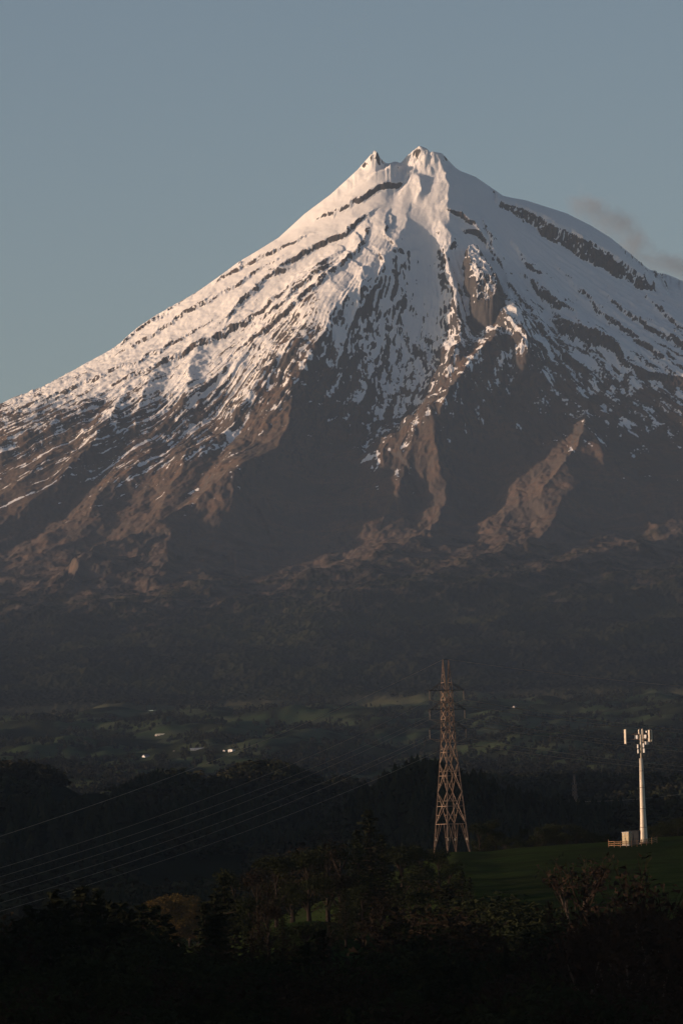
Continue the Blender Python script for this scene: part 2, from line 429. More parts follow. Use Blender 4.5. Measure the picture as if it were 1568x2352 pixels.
    ('r', [(1720, 1390, 16, 50, 40), (1500, 1440, 16, 60, 40), (1250, 1490, 14, 60, 36), (950, 1530, 11, 60, 34), (600, 1560, 9, 50, 30)]),
    ('r', [(470, 1300, 10, 50, 40), (330, 1350, 16, 60, 44), (170, 1395, 16, 60, 44), (0, 1430, 14, 60, 44), (-100, 1450, 10, 60, 44)]),
    ('v', [(1100, 1000, -12, 70, 60), (1130, 1080, -30, 90, 70), (1110, 1160, -34, 110, 90), (1050, 1220, -26, 120, 90), (950, 1270, -14, 110, 60)]),
    ('v', [(700, 1240, -12, 120, 90), (620, 1290, -20, 130, 60), (480, 1330, -18, 130, 50), (330, 1370, -14, 130, 50), (150, 1400, -12, 130, 60)]),
    ('v', [(230, 1080, -14, 50, 50), (190, 1140, -26, 60, 60), (130, 1190, -28, 70, 60), (60, 1240, -22, 80, 60), (-40, 1290, -14, 90, 60)]),
]

cols = np.concatenate([-np.geomspace(6.2, 1.22, 36), np.linspace(-1.2, 1.2, 930), np.geomspace(1.22, 6.2, 36)]) * 784 * K
rows = np.concatenate([np.linspace(13200, 19500, 250, endpoint=False), np.linspace(19500, 22400, 190, endpoint=False),
                       np.linspace(22400, 25080, 440, endpoint=False), np.geomspace(25080 - 25000, 3600, 34) + 25000])
YY = np.repeat(rows[:, None], len(cols), 1)
XX = cols[None, :] * rows[:, None]
ZB = base(XX, YY)
front = YY < 25120
WX = XX + 9 * fbm(XX / 60, ZB / 60, 3, 41) + 3 * noise(XX / 12, ZB / 12, 44)
WZ = ZB + 9 * fbm(XX / 60 + 40, ZB / 60, 3, 42)
sel = front & (np.abs(cols)[None, :] < 0.075)
sx, sz = WX[sel], WZ[sel]
DZ = np.zeros(sx.shape)
CL = np.zeros(sx.shape)
Q_soft = np.zeros(sx.shape)


def feat_pts(pts):
    out = []
    for px, py, h, a, b in pts:
        t = np.arange(12500, 25200, 10.0)
        d = ray(px, py)
        P = d[None] * (t[:, None] / d[1])
        zb = base(P[:, 0], P[:, 1])
        bl = (P[:, 2] <= zb + h)
        i = int(np.argmax(bl)) if bl.any() else int(np.argmin(np.where(t < 25100, P[:, 2] - zb - h, 1e9)))
        out.append((P[i, 0], zb[i], h, a * 1.3, b * 1.3))
    return np.array(out)


ridge_sum = np.zeros(sx.shape)
for kind, pts in FEAT:
    P = feat_pts(pts)
    wmax = P[:, 3:].max()
    box = (sx > P[:, 0].min() - wmax) & (sx < P[:, 0].max() + wmax) & (sz > P[:, 1].min() - wmax) & (sz < P[:, 1].max() + wmax)
    idx = np.nonzero(box)[0]
    if not len(idx):
        continue
    x, z = sx[idx], sz[idx]
    best = np.full(len(idx), 1e9); val = np.zeros(len(idx)); clf = np.zeros(len(idx))
    for i in range(len(P) - 1):
        ax, az = P[i, :2]; dx, dz = P[i + 1, :2] - P[i, :2]
        L2 = dx * dx + dz * dz + 1e-9
        t = np.clip(((x - ax) * dx + (z - az) * dz) / L2, 0, 1)
        ox, oz = x - ax - t * dx, z - az - t * dz
        d = np.hypot(ox, oz)
        h = P[i, 2] + t * (P[i + 1, 2] - P[i, 2])
        side = (dx * oz - dz * ox) > 0
        wl = P[i, 3] + t * (P[i + 1, 3] - P[i, 3]); wr = P[i, 4] + t * (P[i + 1, 4] - P[i, 4])
        ww = np.where(side, wr, wl)
        u = np.clip(1 - d / ww, 0, 1)
        steep = (ww < np.where(side, wl, wr)) & (d < ww * 1.15)
        cf = np.zeros(len(idx))
        if kind == 'c':
            cf = steep * (d < ww * .72) * np.clip(h / 13, 0, 1)
        elif kind == 'm':
            cf = 2 * (~side) * (u * 2.6 < .74) * (d < ww * 1.0) * (h > 12)
        elif kind == 't':
            cf = (u * 2.4 < 1.0) * (d < ww) * np.clip(h / 30, 0, 1) * np.where(side, 1.0, .0)
        if kind == 'v':
            v = h * u * u * (3 - 2 * u)
        elif kind == 't':
            v = h * np.clip(u * 2.4, 0, 1) ** 0.8 + np.clip(u * 4, 0, 1) * h * .11 * (ridged(x / 17, z / 22, 3, 181) - .6)
        elif kind == 'm':
            v = h * np.clip(u * 2.6, 0, 1)
        elif kind == 'c':
            v = h * u
        else:
            v = h * u ** 1.25
        m = d / ww < best
        best = np.where(m, d / ww, best); val = np.where(m, v, val); clf = np.where(m, cf, clf)
    DZ[idx] += val
    CL[idx] = np.maximum(CL[idx], clf)
D0 = np.zeros_like(ZB)
D0[sel] = DZ
cliff = np.zeros_like(ZB)
cliff[sel] = CL
tower = np.exp(-((XX - at(1103, 630, 24300)[0]) / 34) ** 2 - ((ZB + 60 - at(1103, 630, 24300)[2]) / 75) ** 2) * front
# radial gullies and rough ground: noise drawn out down the slope
dxs, dys = XX - XS, YY - YS
rr = np.hypot(dxs, dys)
ang = np.arctan2(dxs, -dys)
lr = np.log(rr + 180)
am = sstep(330, 950, rr) * (1 - 0.55 * sstep(1500, 2300, rr))
warp = 0.014 * fbm(XX / 170, ZB / 140, 4, 51)
gul = ridged((ang + warp) * 22, lr * 2.2, 2, 61)
leftw = 1 - sstep(-.42, -.22, ang)
gul2 = ridged((ang + warp * 1.2) * 62, lr * 5.5, 3, 71) * (1 - leftw) + ridged((ang + warp * .5) * 66, lr * 2.8, 3, 75) * leftw
gul3 = ridged((ang + warp) * 170, lr * 18, 2, 81)
upper = 1 - .85 * sstep(1350, 2500, rr)
crag = np.clip(cliff, 0, 1) * sstep(150, 300, rr)
ZZ = ZB + D0 + crag * (4.0 * (ridged(XX / 13, ZB / 24, 3, 161) - .6) + 1.5 * noise(XX / 4.5, ZB / 6, 165))
calm = np.maximum(0.12 + 0.78 * sstep(850, 1700, rr), .6 * sstep(-.38, -.2, ang) * sstep(200, 450, rr))
ZZ = ZZ + am * (9 * calm * (gul - .6) + upper * calm * ((4.0 + 2.0 * leftw) * (gul2 - .7) + 1.8 * (gul3 - .6)))
rough = fbm(XX / 26, ZB / 20, 4, 91)
ZZ = ZZ + (0.5 + 2.4 * sstep(400, 1400, rr)) * rough * upper * .95
ero = ridged((ang + warp) * 62, lr * 12, 3, 151)
ZZ = ZZ + 1.3 * (ero - .6) * sstep(1200, 1900, rr) * (1 - sstep(3600, 5200, rr))
summit = 1 - sstep(40, 170, rr)
ZZ = ZZ + summit * (5 * fbm(XX / 16, YY / 16, 3, 95) + 2.5 * ridged(XX / 9, YY / 12, 2, 97))
# crest line as it stands against the sky
SIL = [(-300, 1060), (0, 928), (31, 912), (92, 893), (154, 858), (205, 830), (272, 794), (287, 776), (318, 750), (359, 723), (405, 697), (451, 671), (502, 635), (549, 600), (585, 579), (640, 545), (700, 490), (760, 445), (820, 390), (850, 356), (861, 343),
       (867, 349), (872, 362), (886, 374), (896, 374), (904, 370), (912, 371), (919, 374), (925, 368), (932, 359), (948, 345), (963, 334), (972, 337), (981, 341), (987, 349), (993, 347), (1003, 349), (1014, 351), (1022, 358), (1029, 367), (1045, 384), (1057, 392),
       (1091, 405), (1122, 426), (1155, 449), (1163, 451), (1183, 455), (1206, 459), (1300, 489), (1356, 517), (1404, 547), (1438, 576), (1461, 596), (1481, 614), (1497, 624), (1530, 629), (1568, 645), (1800, 760)]
cr = (rows > 24300) & (rows < 26200)
for _ in range(3):
    sub = ZZ[cr] / YY[cr]
    pk = sub.argmax(0)
    jj = np.arange(len(cols))
    ypk = YY[cr][pk, jj]; xpk = XX[cr][pk, jj]; zpk = ZZ[cr][pk, jj]
    sxy = np.array([at(a, b, 25000) for a, b in SIL])
    want = np.interp(cols * 25000, sxy[:, 0], sxy[:, 2]) / 25000 * ypk
    dlt = np.where(np.abs(cols) < .0535, np.clip(want - zpk, -60, 60), 0)
    kk = np.hanning(41); kk /= kk.sum()
    dsm = np.convolve(dlt, kk, 'same')
    det = dlt - dsm
    fade = 70 + 2.0 * np.abs(dsm)
    ZZ = ZZ + (dsm[None, :] * np.exp(-((YY - ypk[None, :]) / fade[None, :]) ** 2)
               + det[None, :] * np.exp(-np.abs((YY - ypk[None, :] - 6 * fbm(XX / 20, YY / 20, 2, 171)) / 20))) * (rows[:, None] > 23500)
mid = sstep(1700, 3000, rr) * (1 - sstep(9500, 11200, rr))
ZZ = ZZ + mid * 11 * fbm(XX / 150, YY / 500, 4, 99)
# forest canopy
treeline = 835 + 60 * fbm(XX / 200, YY / 700, 3, 102) + 0.05 * XX
forest = 1 - sstep(-170, 170, ZB - treeline + 130 * fbm(XX / 60, YY / 170, 3, 107))
park = sstep(12900, 14000, YY + 260 * fbm(XX / 150, YY / 400, 2, 105))
canopy = fbm(XX / 13, YY / 17, 3, 111)
ZZ = ZZ + forest * park * (4 * forest + 3.4 * canopy) * sstep(13250, 13400, YY) + (1 - forest) * mid * 1.2 * canopy
gz = ground(XX[:60], YY[:60])
blend = 1 - sstep(13250, 13900, YY[:60])
ZZ[:60] = ZZ[:60] * (1 - blend) + gz * blend

# ---- what covers it
gy, gx = np.empty_like(ZZ), np.empty_like(ZZ)
gy[1:-1] = (ZZ[2:] - ZZ[:-2]) / (YY[2:] - YY[:-2]); gy[0] = gy[1]; gy[-1] = gy[-2]
gx[:, 1:-1] = (ZZ[:, 2:] - ZZ[:, :-2]) / (XX[:, 2:] - XX[:, :-2]); gx[:, 0] = gx[:, 1]; gx[:, -1] = gx[:, -2]
slope = np.hypot(gx, gy)
# lie of the snow: height of the half-covered line across the mountain
SL = [(-200, 995), (0, 995), (150, 995), (300, 1000), (420, 1000), (500, 960), (560, 915), (640, 815), (700, 775), (740, 800), (790, 850), (850, 930), (900, 925), (950, 900),
      (1010, 868), (1060, 820), (1120, 760), (1160, 745), (1200, 785), (1260, 825), (1330, 868), (1420, 893), (1568, 888), (1800, 900)]
sp = [at(px, py, 23700) for px, py in SL]
sline = np.interp(XX, [p[0] for p in sp], [p[2] for p in sp])
loc = ZZ - ZB
streak = fbm((ang + warp) * 75, lr * 13, 3, 121) * (1 - leftw) + fbm((ang + warp * .4) * 85, lr * 4.5, 3, 123) * leftw
spk = fbm(XX / 9, ZB / 8, 3, 131)
big = fbm(XX / 48 + ZB / 120, ZB / 42, 3, 141)
conc = -(gul2 - .7) * 0.9 - (gul3 - .6) * .5
alt = (ZZ - sline) / 175.0
namp = np.clip(1.35 - 0.30 * alt, 0.25, 1.2)
streak2 = fbm((ang + 2.5 * warp) * 42, lr * 9, 3, 125)
snow = np.minimum(0.5 + 0.50 * alt, 1.2) + namp * (0.34 * streak + (.36 - .2 * leftw) * streak2 + (.34 - .1 * leftw) * spk + (.5 - .15 * leftw) * big + (.34 + .25 * leftw) * conc) - 2.2 * np.clip(slope - 1.05, 0, 1.2) - 2.0 * np.clip(cliff, 0, 1) * np.clip(np.where(cliff > 1.5, .72, .42) + 1.1 * big + .9 * spk, 0, 1)
snow = snow + 1.1 * (1 - sstep(120, 300, rr)) + .75 * tower * (gx > .1)
snow = np.clip(snow, -2, 3)
rockm = sstep(0.85, 1.15, slope + 0.15 * spk) * sstep(950, 1300, ZZ)
mat = NT('mountain_cover', .95, .0)
sn = mat.maprange(mat.math('ADD', mat.attr('snow'), mat.math('MULTIPLY', mat.math('SUBTRACT', mat.noise(.16, 4), .5), .5)), .44, .60)
n_big = mat.noise(.006, 5); n_mid = mat.noise(.03, 5, .65); n_fine = mat.noise(.12, 4, .7)
tussock = mat.mix(mat.maprange(n_big, .35, .65), (.165, .106, .072), (.118, .090, .072))
tussock = mat.mix(mat.maprange(n_mid, .4, .7), tussock, (.105, .088, .070))
tussock = mat.mix(mat.maprange(n_fine, .45, .75), tussock, (.088, .074, .060))
rock = mat.mix(n_mid, (.048, .046, .046), (.10, .088, .078))
wood = mat.mix(mat.maprange(n_fine, .35, .65), (.005, .007, .006), (.030, .029, .018))  # canopy self-shadow is put into these dark tones; the heightfield casts none
wood = mat.mix(mat.maprange(n_mid, .42, .62), wood, (.009, .010, .009))
wood = mat.mix(mat.maprange(mat.noise(.004, 4, .6, stretch=(1.0, .35, 1.0)), .42, .66), wood, (.026, .027, .012))
c = mat.mix(mat.attr('wood'), tussock, wood)
c = mat.mix(mat.attr('rock'), c, rock)
pas = mat.mix(mat.maprange(n_mid, .35, .7), (.058, .075, .030), (.075, .078, .040))
c = mat.mix(mat.attr('pasture'), c, pas)
c = mat.mix(sn, c, (.95, .925, .89))
mat.bump(mat.math('ADD', n_fine, mat.math('MULTIPLY', mat.math('MULTIPLY', mat.noise(.055, 3, .6), mat.attr('wood')), 2.0)), .5, 2.6)
mat.col(c)
me = mesh_np('mountain', np.stack([XX, YY, ZZ], -1).reshape(-1, 3), grid_faces(*ZZ.shape), mat.m, True,
             {'snow': snow, 'wood': forest * park, 'rock': rockm, 'pasture': (1 - park) * forest})
tag(link('mountain', me), kind='structure')
ZTOP = float(ZZ.max())

# ------------------------------------------------------------------ ground up to the foot of the mountain
gcols = np.concatenate([-np.geomspace(12, 1.33, 26), np.linspace(-1.3, 1.3, 330), np.geomspace(1.33, 12, 26)])
grows = np.concatenate([np.linspace(-500, 300, 16, endpoint=False), np.linspace(300, 2000, 200, endpoint=False),
                        np.linspace(2000, 7000, 190, endpoint=False), np.linspace(7000, 13330, 210)])
GYY = np.repeat(grows[:, None], len(gcols), 1)
GXX = gcols[None, :] * (784 * K * np.clip(grows, 0, None) + 90)[:, None]
GZZ = ground(GXX, GYY) - 5 * sstep(13150, 13330, GYY)
gm = NT('ground_cover', 1.0, .0)
g1 = gm.noise(.012, 5); g2 = gm.noise(.25, 4, .7); g3 = gm.noise(.05, 3)
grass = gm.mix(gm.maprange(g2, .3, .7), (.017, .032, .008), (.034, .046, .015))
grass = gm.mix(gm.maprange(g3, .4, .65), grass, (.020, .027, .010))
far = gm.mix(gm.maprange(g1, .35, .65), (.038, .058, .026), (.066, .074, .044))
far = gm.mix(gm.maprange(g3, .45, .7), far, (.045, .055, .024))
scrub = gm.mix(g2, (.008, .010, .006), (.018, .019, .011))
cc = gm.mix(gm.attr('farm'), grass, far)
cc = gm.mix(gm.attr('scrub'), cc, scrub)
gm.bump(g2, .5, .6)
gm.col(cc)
patch = sstep(-.15, .15, fbm(GXX / 90, GYY / 260, 3, 203))
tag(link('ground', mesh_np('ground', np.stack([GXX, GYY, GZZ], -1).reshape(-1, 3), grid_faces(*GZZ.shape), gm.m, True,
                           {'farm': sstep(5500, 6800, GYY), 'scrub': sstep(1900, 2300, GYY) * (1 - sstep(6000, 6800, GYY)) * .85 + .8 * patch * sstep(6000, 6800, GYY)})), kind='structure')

# ------------------------------------------------------------------ haze in the air between here and the mountain
HAZE = 7.9e-6
hv = bpy.data.materials.new('haze_air'); hv.use_nodes = True
ht = hv.node_tree
ht.nodes.remove(ht.nodes['Principled BSDF'])
pv = ht.nodes.new('ShaderNodeVolumePrincipled')
pv.inputs['Color'].default_value = (.54, .73, 1.0, 1)
pv.inputs['Density'].default_value = HAZE
pv.inputs['Anisotropy'].default_value = 0.0
ht.links.new(pv.outputs[0], ht.nodes['Material Output'].inputs['Volume'])
x0, x1, y0, y1, z0, z1 = -9000, 9000, -2500, 29500, min(float(GZZ.min()), float(ZZ.min())) - 1.0, ZTOP + 15
hb = np.array([(x, y, z) for z in (z0, z1) for y in (y0, y1) for x in (x0, x1)], float)
hf = np.array([(0, 2, 3, 1), (4, 5, 7, 6), (0, 1, 5, 4), (2, 6, 7, 3), (0, 4, 6, 2), (1, 3, 7, 5)])
tag(link('haze', mesh_np('haze', hb, hf, hv, False)), kind='stuff')


# ------------------------------------------------------------------ builders for made things
class MB:
    """collects simple shapes into one mesh"""
    def __init__(s):
        s.v, s.f = [], []

    def _frame(s, p, q):
        d = (Vector(q) - Vector(p))
        L = d.length or 1e-6
        d /= L
        a = d.cross(Vector((0, 0, 1)) if abs(d.z) < .95 else Vector((1, 0, 0))).normalized()
        return d, a, d.cross(a).normalized()

    def tube(s, pts, rad, sides=8, cap=True):
        n = len(s.v)
        for i, p in enumerate(pts):
            a_, b_ = pts[max(i - 1, 0)], pts[min(i + 1, len(pts) - 1)]
            d, a, b = s._frame(a_, b_)
            r = rad[i] if isinstance(rad, (list, tuple)) else rad
            for k in range(sides):
                t = 2 * math.pi * (k + .5) / sides
                s.v.append(tuple(Vector(p) + a * (r * math.cos(t)) + b * (r * math.sin(t))))
        for i in range(len(pts) - 1):
            for k in range(sides):
                k2 = (k + 1) % sides
                s.f.append((n + i * sides + k, n + i * sides + k2, n + (i + 1) * sides + k2, n + (i + 1) * sides + k))
        if cap:
            s.f.append(tuple(n + k for k in range(sides))[::-1])
            s.f.append(tuple(n + (len(pts) - 1) * sides + k for k in range(sides)))
        return s

    def bar(s, p, q, t):
        return s.tube([p, q], t * .7071, 4)

    def box(s, c, size, rz=0.):
        n = len(s.v)
        cr, sr = math.cos(rz), math.sin(rz)
        for k in range(8):
            dx, dy, dz = [(1 if k >> b & 1 else -1) * size[b] / 2 for b in range(3)]
            s.v.append((c[0] + dx * cr - dy * sr, c[1] + dx * sr + dy * cr, c[2] + dz))
        for f in ((0, 2, 3, 1), (4, 5, 7, 6), (0, 1, 5, 4), (2, 6, 7, 3), (0, 4, 6, 2), (1, 3, 7, 5)):
            s.f.append(tuple(n + i for i in f))
        return s

    def poly(s, pts, faces):
        n = len(s.v)
        s.v += [tuple(p) for p in pts]
        s.f += [tuple(n + i for i in f) for f in faces]
        return s

    def mesh(s, name, mat, smooth=False):
        me = bpy.data.meshes.new(name)
        me.from_pydata(s.v, [], s.f)
        me.materials.append(mat)
        if smooth:
            me.polygons.foreach_set('use_smooth', np.full(len(me.polygons), True))
        return me

    def build(s, name, mat, parent=None, smooth=False, loc=None):
        return link(name, s.mesh(name, mat, smooth), parent, loc)


def empty(name, loc, rz=0., scale=1.):
    o = bpy.data.objects.new(name, None)
    COL.objects.link(o)
    o.location = loc; o.rotation_euler = (0, 0, rz); o.scale = (scale,) * 3
    o.empty_display_size = .5
    return o


def copy_tree(o, parent=None, keep=None):
    c_ = o.copy(); COL.objects.link(c_)
    if parent is not None:
        c_.parent = parent
    for ch in o.children:
        if keep is None or keep(ch):
            copy_tree(ch, c_)
    return c_


M_steel = mat_var('galvanised_steel', (.175, .120, .085), (.27, .19, .14), 1.2, .65, .3, .1)
M_dsteel = mat_var('weathered_steel', (.05, .05, .05), (.09, .085, .08), 1.5, .6, .3, .2)
M_glass = mat_var('insulator_glaze', (.16, .14, .12), (.24, .20, .17), 3, .3, .5)
M_white = mat_var('white_radome', (.58, .50, .385), (.65, .565, .43), 2.0, .5, .4)
M_pole = mat_var('painted_pole', (.60, .52, .405), (.70, .61, .475), .7, .45, .45)
M_unit = mat_var('grey_housing', (.52, .50, .46), (.62, .60, .56), 3, .5, .4)
M_hut = mat_var('hut_panel', (.36, .29, .17), (.43, .35, .21), 1.5, .6, .3)
M_roofg = mat_var('hut_roof', (.30, .30, .30), (.38, .37, .36), 1.5, .5, .4)
M_wood = mat_var('fence_timber', (.22, .12, .065), (.32, .18, .10), 3, .85, .2)
M_wire = mat_var('aluminium_wire', (.26, .20, .155), (.34, .27, .21), .2, .7, .1, .0)

# ------------------------------------------------------------------ transmission pylon
e1 = np.array([.857, .515, 0]); e2 = np.array([-.515, .857, 0]); ez = np.array([0, 0, 1.])


def leg_s(z):
    return float(np.interp(z, [0, 21, 31.05], [2.47, 1.0, .80]))


def corner(i, z):
    a, b = [(-1, 1), (-1, -1), (1, -1), (1, 1)][i]
    return e1 * (a * leg_s(z)) + e2 * (b * leg_s(z)) + ez * z


def pylon(name, loc, label):
    root = empty(name, loc)
    tag(root, label, 'pylon')
    root.scale = (1.035,) * 3

    def bar(nm, p, q, t, mat=M_steel, par=root):
        return MB().bar(tuple(p), tuple(q), t).build(nm, mat, par)
    for i in range(4):
        MB().tube([tuple(corner(i, z)) for z in (-.4, 0, 10.5, 21, 31.05)], [.15, .15, .14, .12, .10], 4).build('leg', M_steel, root)
        MB().box(tuple(corner(i, -.25)), (.9, .9, .7)).build('footing', M_roofg, root)
    panels = [5.9, 11.9, 17.3, 21.0, 23.8, 25.63, 27.46, 29.25, 31.05]
    for f in range(4):
        a, b = f, (f + 1) % 4
        for z0_, z1_ in zip(panels[:-1], panels[1:]):
            bar('brace', corner(a, z0_), corner(b, z1_), .10)
            bar('brace', corner(b, z0_), corner(a, z1_), .10)
            if z1_ - z0_ > 3:
                zm = (z0_ * leg_s(z1_) + z1_ * leg_s(z0_)) / (leg_s(z0_) + leg_s(z1_))
                bar('strut', corner(a, zm), corner(b, zm), .10)
                for z_, w_ in ((z0_ * .72 + z1_ * .28, .28), (z0_ * .28 + z1_ * .72, .28)):
                    for p_, q_ in ((a, b), (b, a)):
                        bar('strut', corner(p_, z_), corner(p_, z_) * (1 - w_ * .8) + corner(q_, z_) * (w_ * .8), .07)
        for z_ in (5.9, 23.8, 25.63, 27.46, 29.25, 31.05):
            bar('strut', corner(a, z_), corner(b, z_), .10)
        # splayed bracing of the lowest stage
        top = (corner(a, 5.9) + corner(b, 5.9)) / 2
        for p_ in (a, b):
            o_ = b if p_ == a else a
            bar('brace', top * .6 + corner(p_, 5.9) * .4, corner(p_, .3), .10)
            k1 = corner(p_, 3.4); k2 = (top * .6 + corner(p_, 5.9) * .4) * .55 + corner(p_, .3) * .45
            bar('strut', k1, k2, .08)
            k3 = corner(p_, 1.7); k4 = (top * .6 + corner(p_, 5.9) * .4) * .25 + corner(p_, .3) * .75
            bar('strut', k3, k4, .07)
            bar('brace', k2, corner(p_, 5.9), .07)
    # twin earth-wire peaks
    tips = []
    for sgn in (-1, 1):
        tip = e1 * (sgn * .62) + ez * 36.85
        tips.append(tip)
        cs = [i for i in range(4) if [-1, -1, 1, 1][i] == sgn]
        base4 = [corner(i, 31.05) for i in cs] + [corner(i, 31.05) * np.array([.25, .25, 1]) for i in cs]
        for c4 in base4:
            bar('peak_leg', c4, tip, .11)
        for t_ in (.25, .5, .75):
            a_ = base4[0] * (1 - t_) + tip * t_; b_ = base4[1] * (1 - t_) + tip * t_
            bar('strut', a_, b_, .09)
            t2 = t_ - .25
            bar('brace', a_, base4[1] * (1 - t2) + tip * t2, .07)
    bar('peak_tie', tips[0], tips[1], .10, M_dsteel)
    ends = {}
    for lv, z_ in enumerate((31.05, 27.46, 23.8)):
        for sgn in (-1, 1):
            half = 3.75 + .12 * lv
            tip = e1 * (sgn * half) + ez * z_
            m = MB()
            cs = [i for i in range(4) if [-1, -1, 1, 1][i] == sgn]
            for i in cs:
                m.bar(tuple(corner(i, z_)), tuple(tip), .12)
                m.bar(tuple(corner(i, z_) + ez * 1.45), tuple(tip), .10)
                for t_ in (.3, .62):
                    m.bar(tuple(corner(i, z_) * (1 - t_) + tip * t_), tuple((corner(i, z_) + ez * 1.45) * (1 - t_ + .15) + tip * (t_ - .15)), .06)
            for t_ in (.25, .5, .75):
                m.bar(tuple(corner(cs[0], z_) * (1 - t_) + tip * t_), tuple(corner(cs[1], z_) * (1 - t_) + tip * t_), .06)
            m.box(tuple(tip), (.3, .3, .22))
            m.build('cross_arm', M_dsteel, root)
            q = MB()
            pts, rad = [], []
            n_ = 12
            for k in range(n_ * 2 + 1):
                pts.append(tuple(tip - ez * (.12 + 1.6 * k / (n_ * 2)))); rad.append(.06 if k % 2 == 0 else .13)
            q.tube(pts, rad, 8)
            q.build('insulator', M_glass, root)
            ends[(lv, sgn)] = tip - ez * 1.78
            # jumper from the string to the body
            jm = tip - ez * 1.8
            jb = e1 * (sgn * leg_s(z_ - 2.2)) + ez * (z_ - 2.4)
            MB().tube([tuple(jm), tuple((jm + jb) / 2 - ez * .25), tuple(jb)], .035, 5).build('jumper_cable', M_wire, root)
    # climbing guard and number plates on the legs
    for i in range(4):
        MB().box(tuple(corner(i, 3.0) * np.array([.93, .93, 1])), (.35, .06, .45)).build('warning_plate', M_white, root)
    return root, ends, tips


pb = at(1037, 1953, 1500)
pb[2] = float(ground(pb[0], pb[1]))
PY, ends, tips = pylon('transmission_pylon', tuple(pb), 'tall steel lattice pylon standing on the dark grass hill')
far_pb = at(1321, 1871, 4500)
fp = copy_tree(PY, keep=lambda c: c.name.split('.')[0] in ('leg', 'brace', 'strut', 'peak_leg', 'cross_arm', 'peak_tie'))
fp.name = 'transmission_pylon'
fp.location = (far_pb[0], far_pb[1], float(ground(far_pb[0], far_pb[1])) - .3)
fp.scale = ((float(at(1321, 1779, 4500)[2]) - fp.location[2]) / 36.85,) * 3
fp.rotation_euler = (0, 0, R(25))
tag(fp, 'small faint lattice pylon far off behind the pine ridge, left of the white mast', 'pylon')


def wire(name, pts, rad, label, group):
    o = MB().tube([tuple(p) for p in pts], rad, 5).build(name, M_wire)
    return tag(o, label, 'power line', group)


def wire_path(P0, q_end, d_end, bow, n=26):
    """cable from the world point P0 hanging to a point out of the picture"""
    E_ = at(q_end[0], q_end[1], d_end)
    out = []
    for i in range(n + 1):
        t = i / n
        p = P0 * (1 - t) + E_ * t
        p = p - ez * (4 * bow * t * (1 - t))
        out.append(p)
    return out


side_name = {-1: 'left', 1: 'right'}
lv_name = ['upper', 'middle', 'lower']
yl = {(0, -1): 1999, (0, 1): 2019, (1, -1): 2038, (1, 1): 2059, (2, -1): 2078, (2, 1): 2097}
yr = {(0, 1): 1679, (0, -1): 1686, (1, 1): 1720, (1, -1): 1728, (2, 1): 1762, (2, -1): 1771}
for (lv, sg), tip in ends.items():
    A_ = pb + tip * 1.035
    wire('power_line', wire_path(A_, (-160, yl[(lv, sg)] + 42), 1050, 2.3), .021,
         f'power line from the {lv_name[lv]} {side_name[sg]} pylon arm sweeping down to the left', 'conductors left of the pylon')
    wire('power_line', wire_path(A_, (1800, yr[(lv, sg)] + 16), 1640, 1.0), .05,
         f'power line from the {lv_name[lv]} {side_name[sg]} pylon arm running right behind the mast', 'conductors right of the pylon')
wire('earth_wire', wire_path(pb + tips[0] * 1.035, (-160, 1972), 1050, 2.0), .03, 'thin earth wire from the pylon peak falling to the left', 'earth wires of the pylon')
wire('earth_wire', wire_path(pb + tips[1] * 1.035, (1800, 1592), 1640, .8), .03, 'thin earth wire from the pylon peak running high to the right', 'earth wires of the pylon')
fl = np.array(fp.location)
for j, (dz_, nm) in enumerate(((21.2, 'top'), (16.0, 'middle'), (10.5, 'bottom'))):
    wire('power_line', wire_path(fl + ez * dz_, (1700, 1798 + 26 * j), 4600, 3.0), .10, f'faint {nm} power line from the far pylon running right', 'lines of the far pylon')

# ------------------------------------------------------------------ mobile phone mast
MD = 1450.0
mb_ = at(1478, 1929, MD); mb_[2] = float(ground(mb_[0], mb_[1])) - .05
mast = empty('phone_mast', tuple(mb_))
tag(mast, 'white tapered phone mast with panel antennas on the grass hill', 'phone mast')
MB().tube([(0, 0, 0), (0, 0, 1.2), (0, 0, 5), (0, 0, 10), (0, 0, 16.0)], [.78, .70, .55, .45, .36], 20).build('pole', M_pole, mast, True)
MB().tube([(0.06, 0, 15.98), (0.06, 0, 21.3)], [.20, .17], 14).build('upper_pole', M_pole, mast, True)
MB().tube([(0, 0, -.1), (0, 0, .18)], .95, 20).build('base_flange', M_steel, mast)
for k in range(10):
    t = 2 * math.pi * k / 10
    MB().tube([(.84 * math.cos(t), .84 * math.sin(t), .18), (.84 * math.cos(t), .84 * math.sin(t), .34)], .05, 6).build('bolt', M_steel, mast)
hf_ = MB()
for z_ in (20.6, 19.65):
    hf_.bar((-2.75, .35, z_), (2.0, -.35, z_), .09)
    hf_.bar((-2.75, .35, z_), (.5, 1.7, z_), .07)
    hf_.bar((2.0, -.35, z_), (.5, 1.7, z_), .07)
hf_.bar((.9, -.2, 19.65), (1.5, -.28, 20.6), .06)
hf_.bar((1.5, -.28, 19.65), (.9, -.2, 20.6), .06)
hf_.build('headframe', M_steel, mast)


def panel(x, y, z, h, w_, d_, rz):
    p = empty  # noqa
    m = MB().box((0, 0, 0), (w_, d_, h))
    o = m.build('panel_antenna', M_white, mast, loc=(x, y, z))
    md = o.modifiers.new('bevel', 'BEVEL'); md.width = .05; md.segments = 2
    o.rotation_euler = (0, 0, rz)
    MB().bar((0, d_ / 2 + .14, -h / 2 - .1), (0, d_ / 2 + .14, h / 2 + .1), .09).build('mounting_pole', M_steel, o)
    for zz in (-h * .35, h * .35):
        MB().box((0, d_ / 2 + .06, zz), (.16, .14, .1)).build('clamp', M_dsteel, o)
    return o


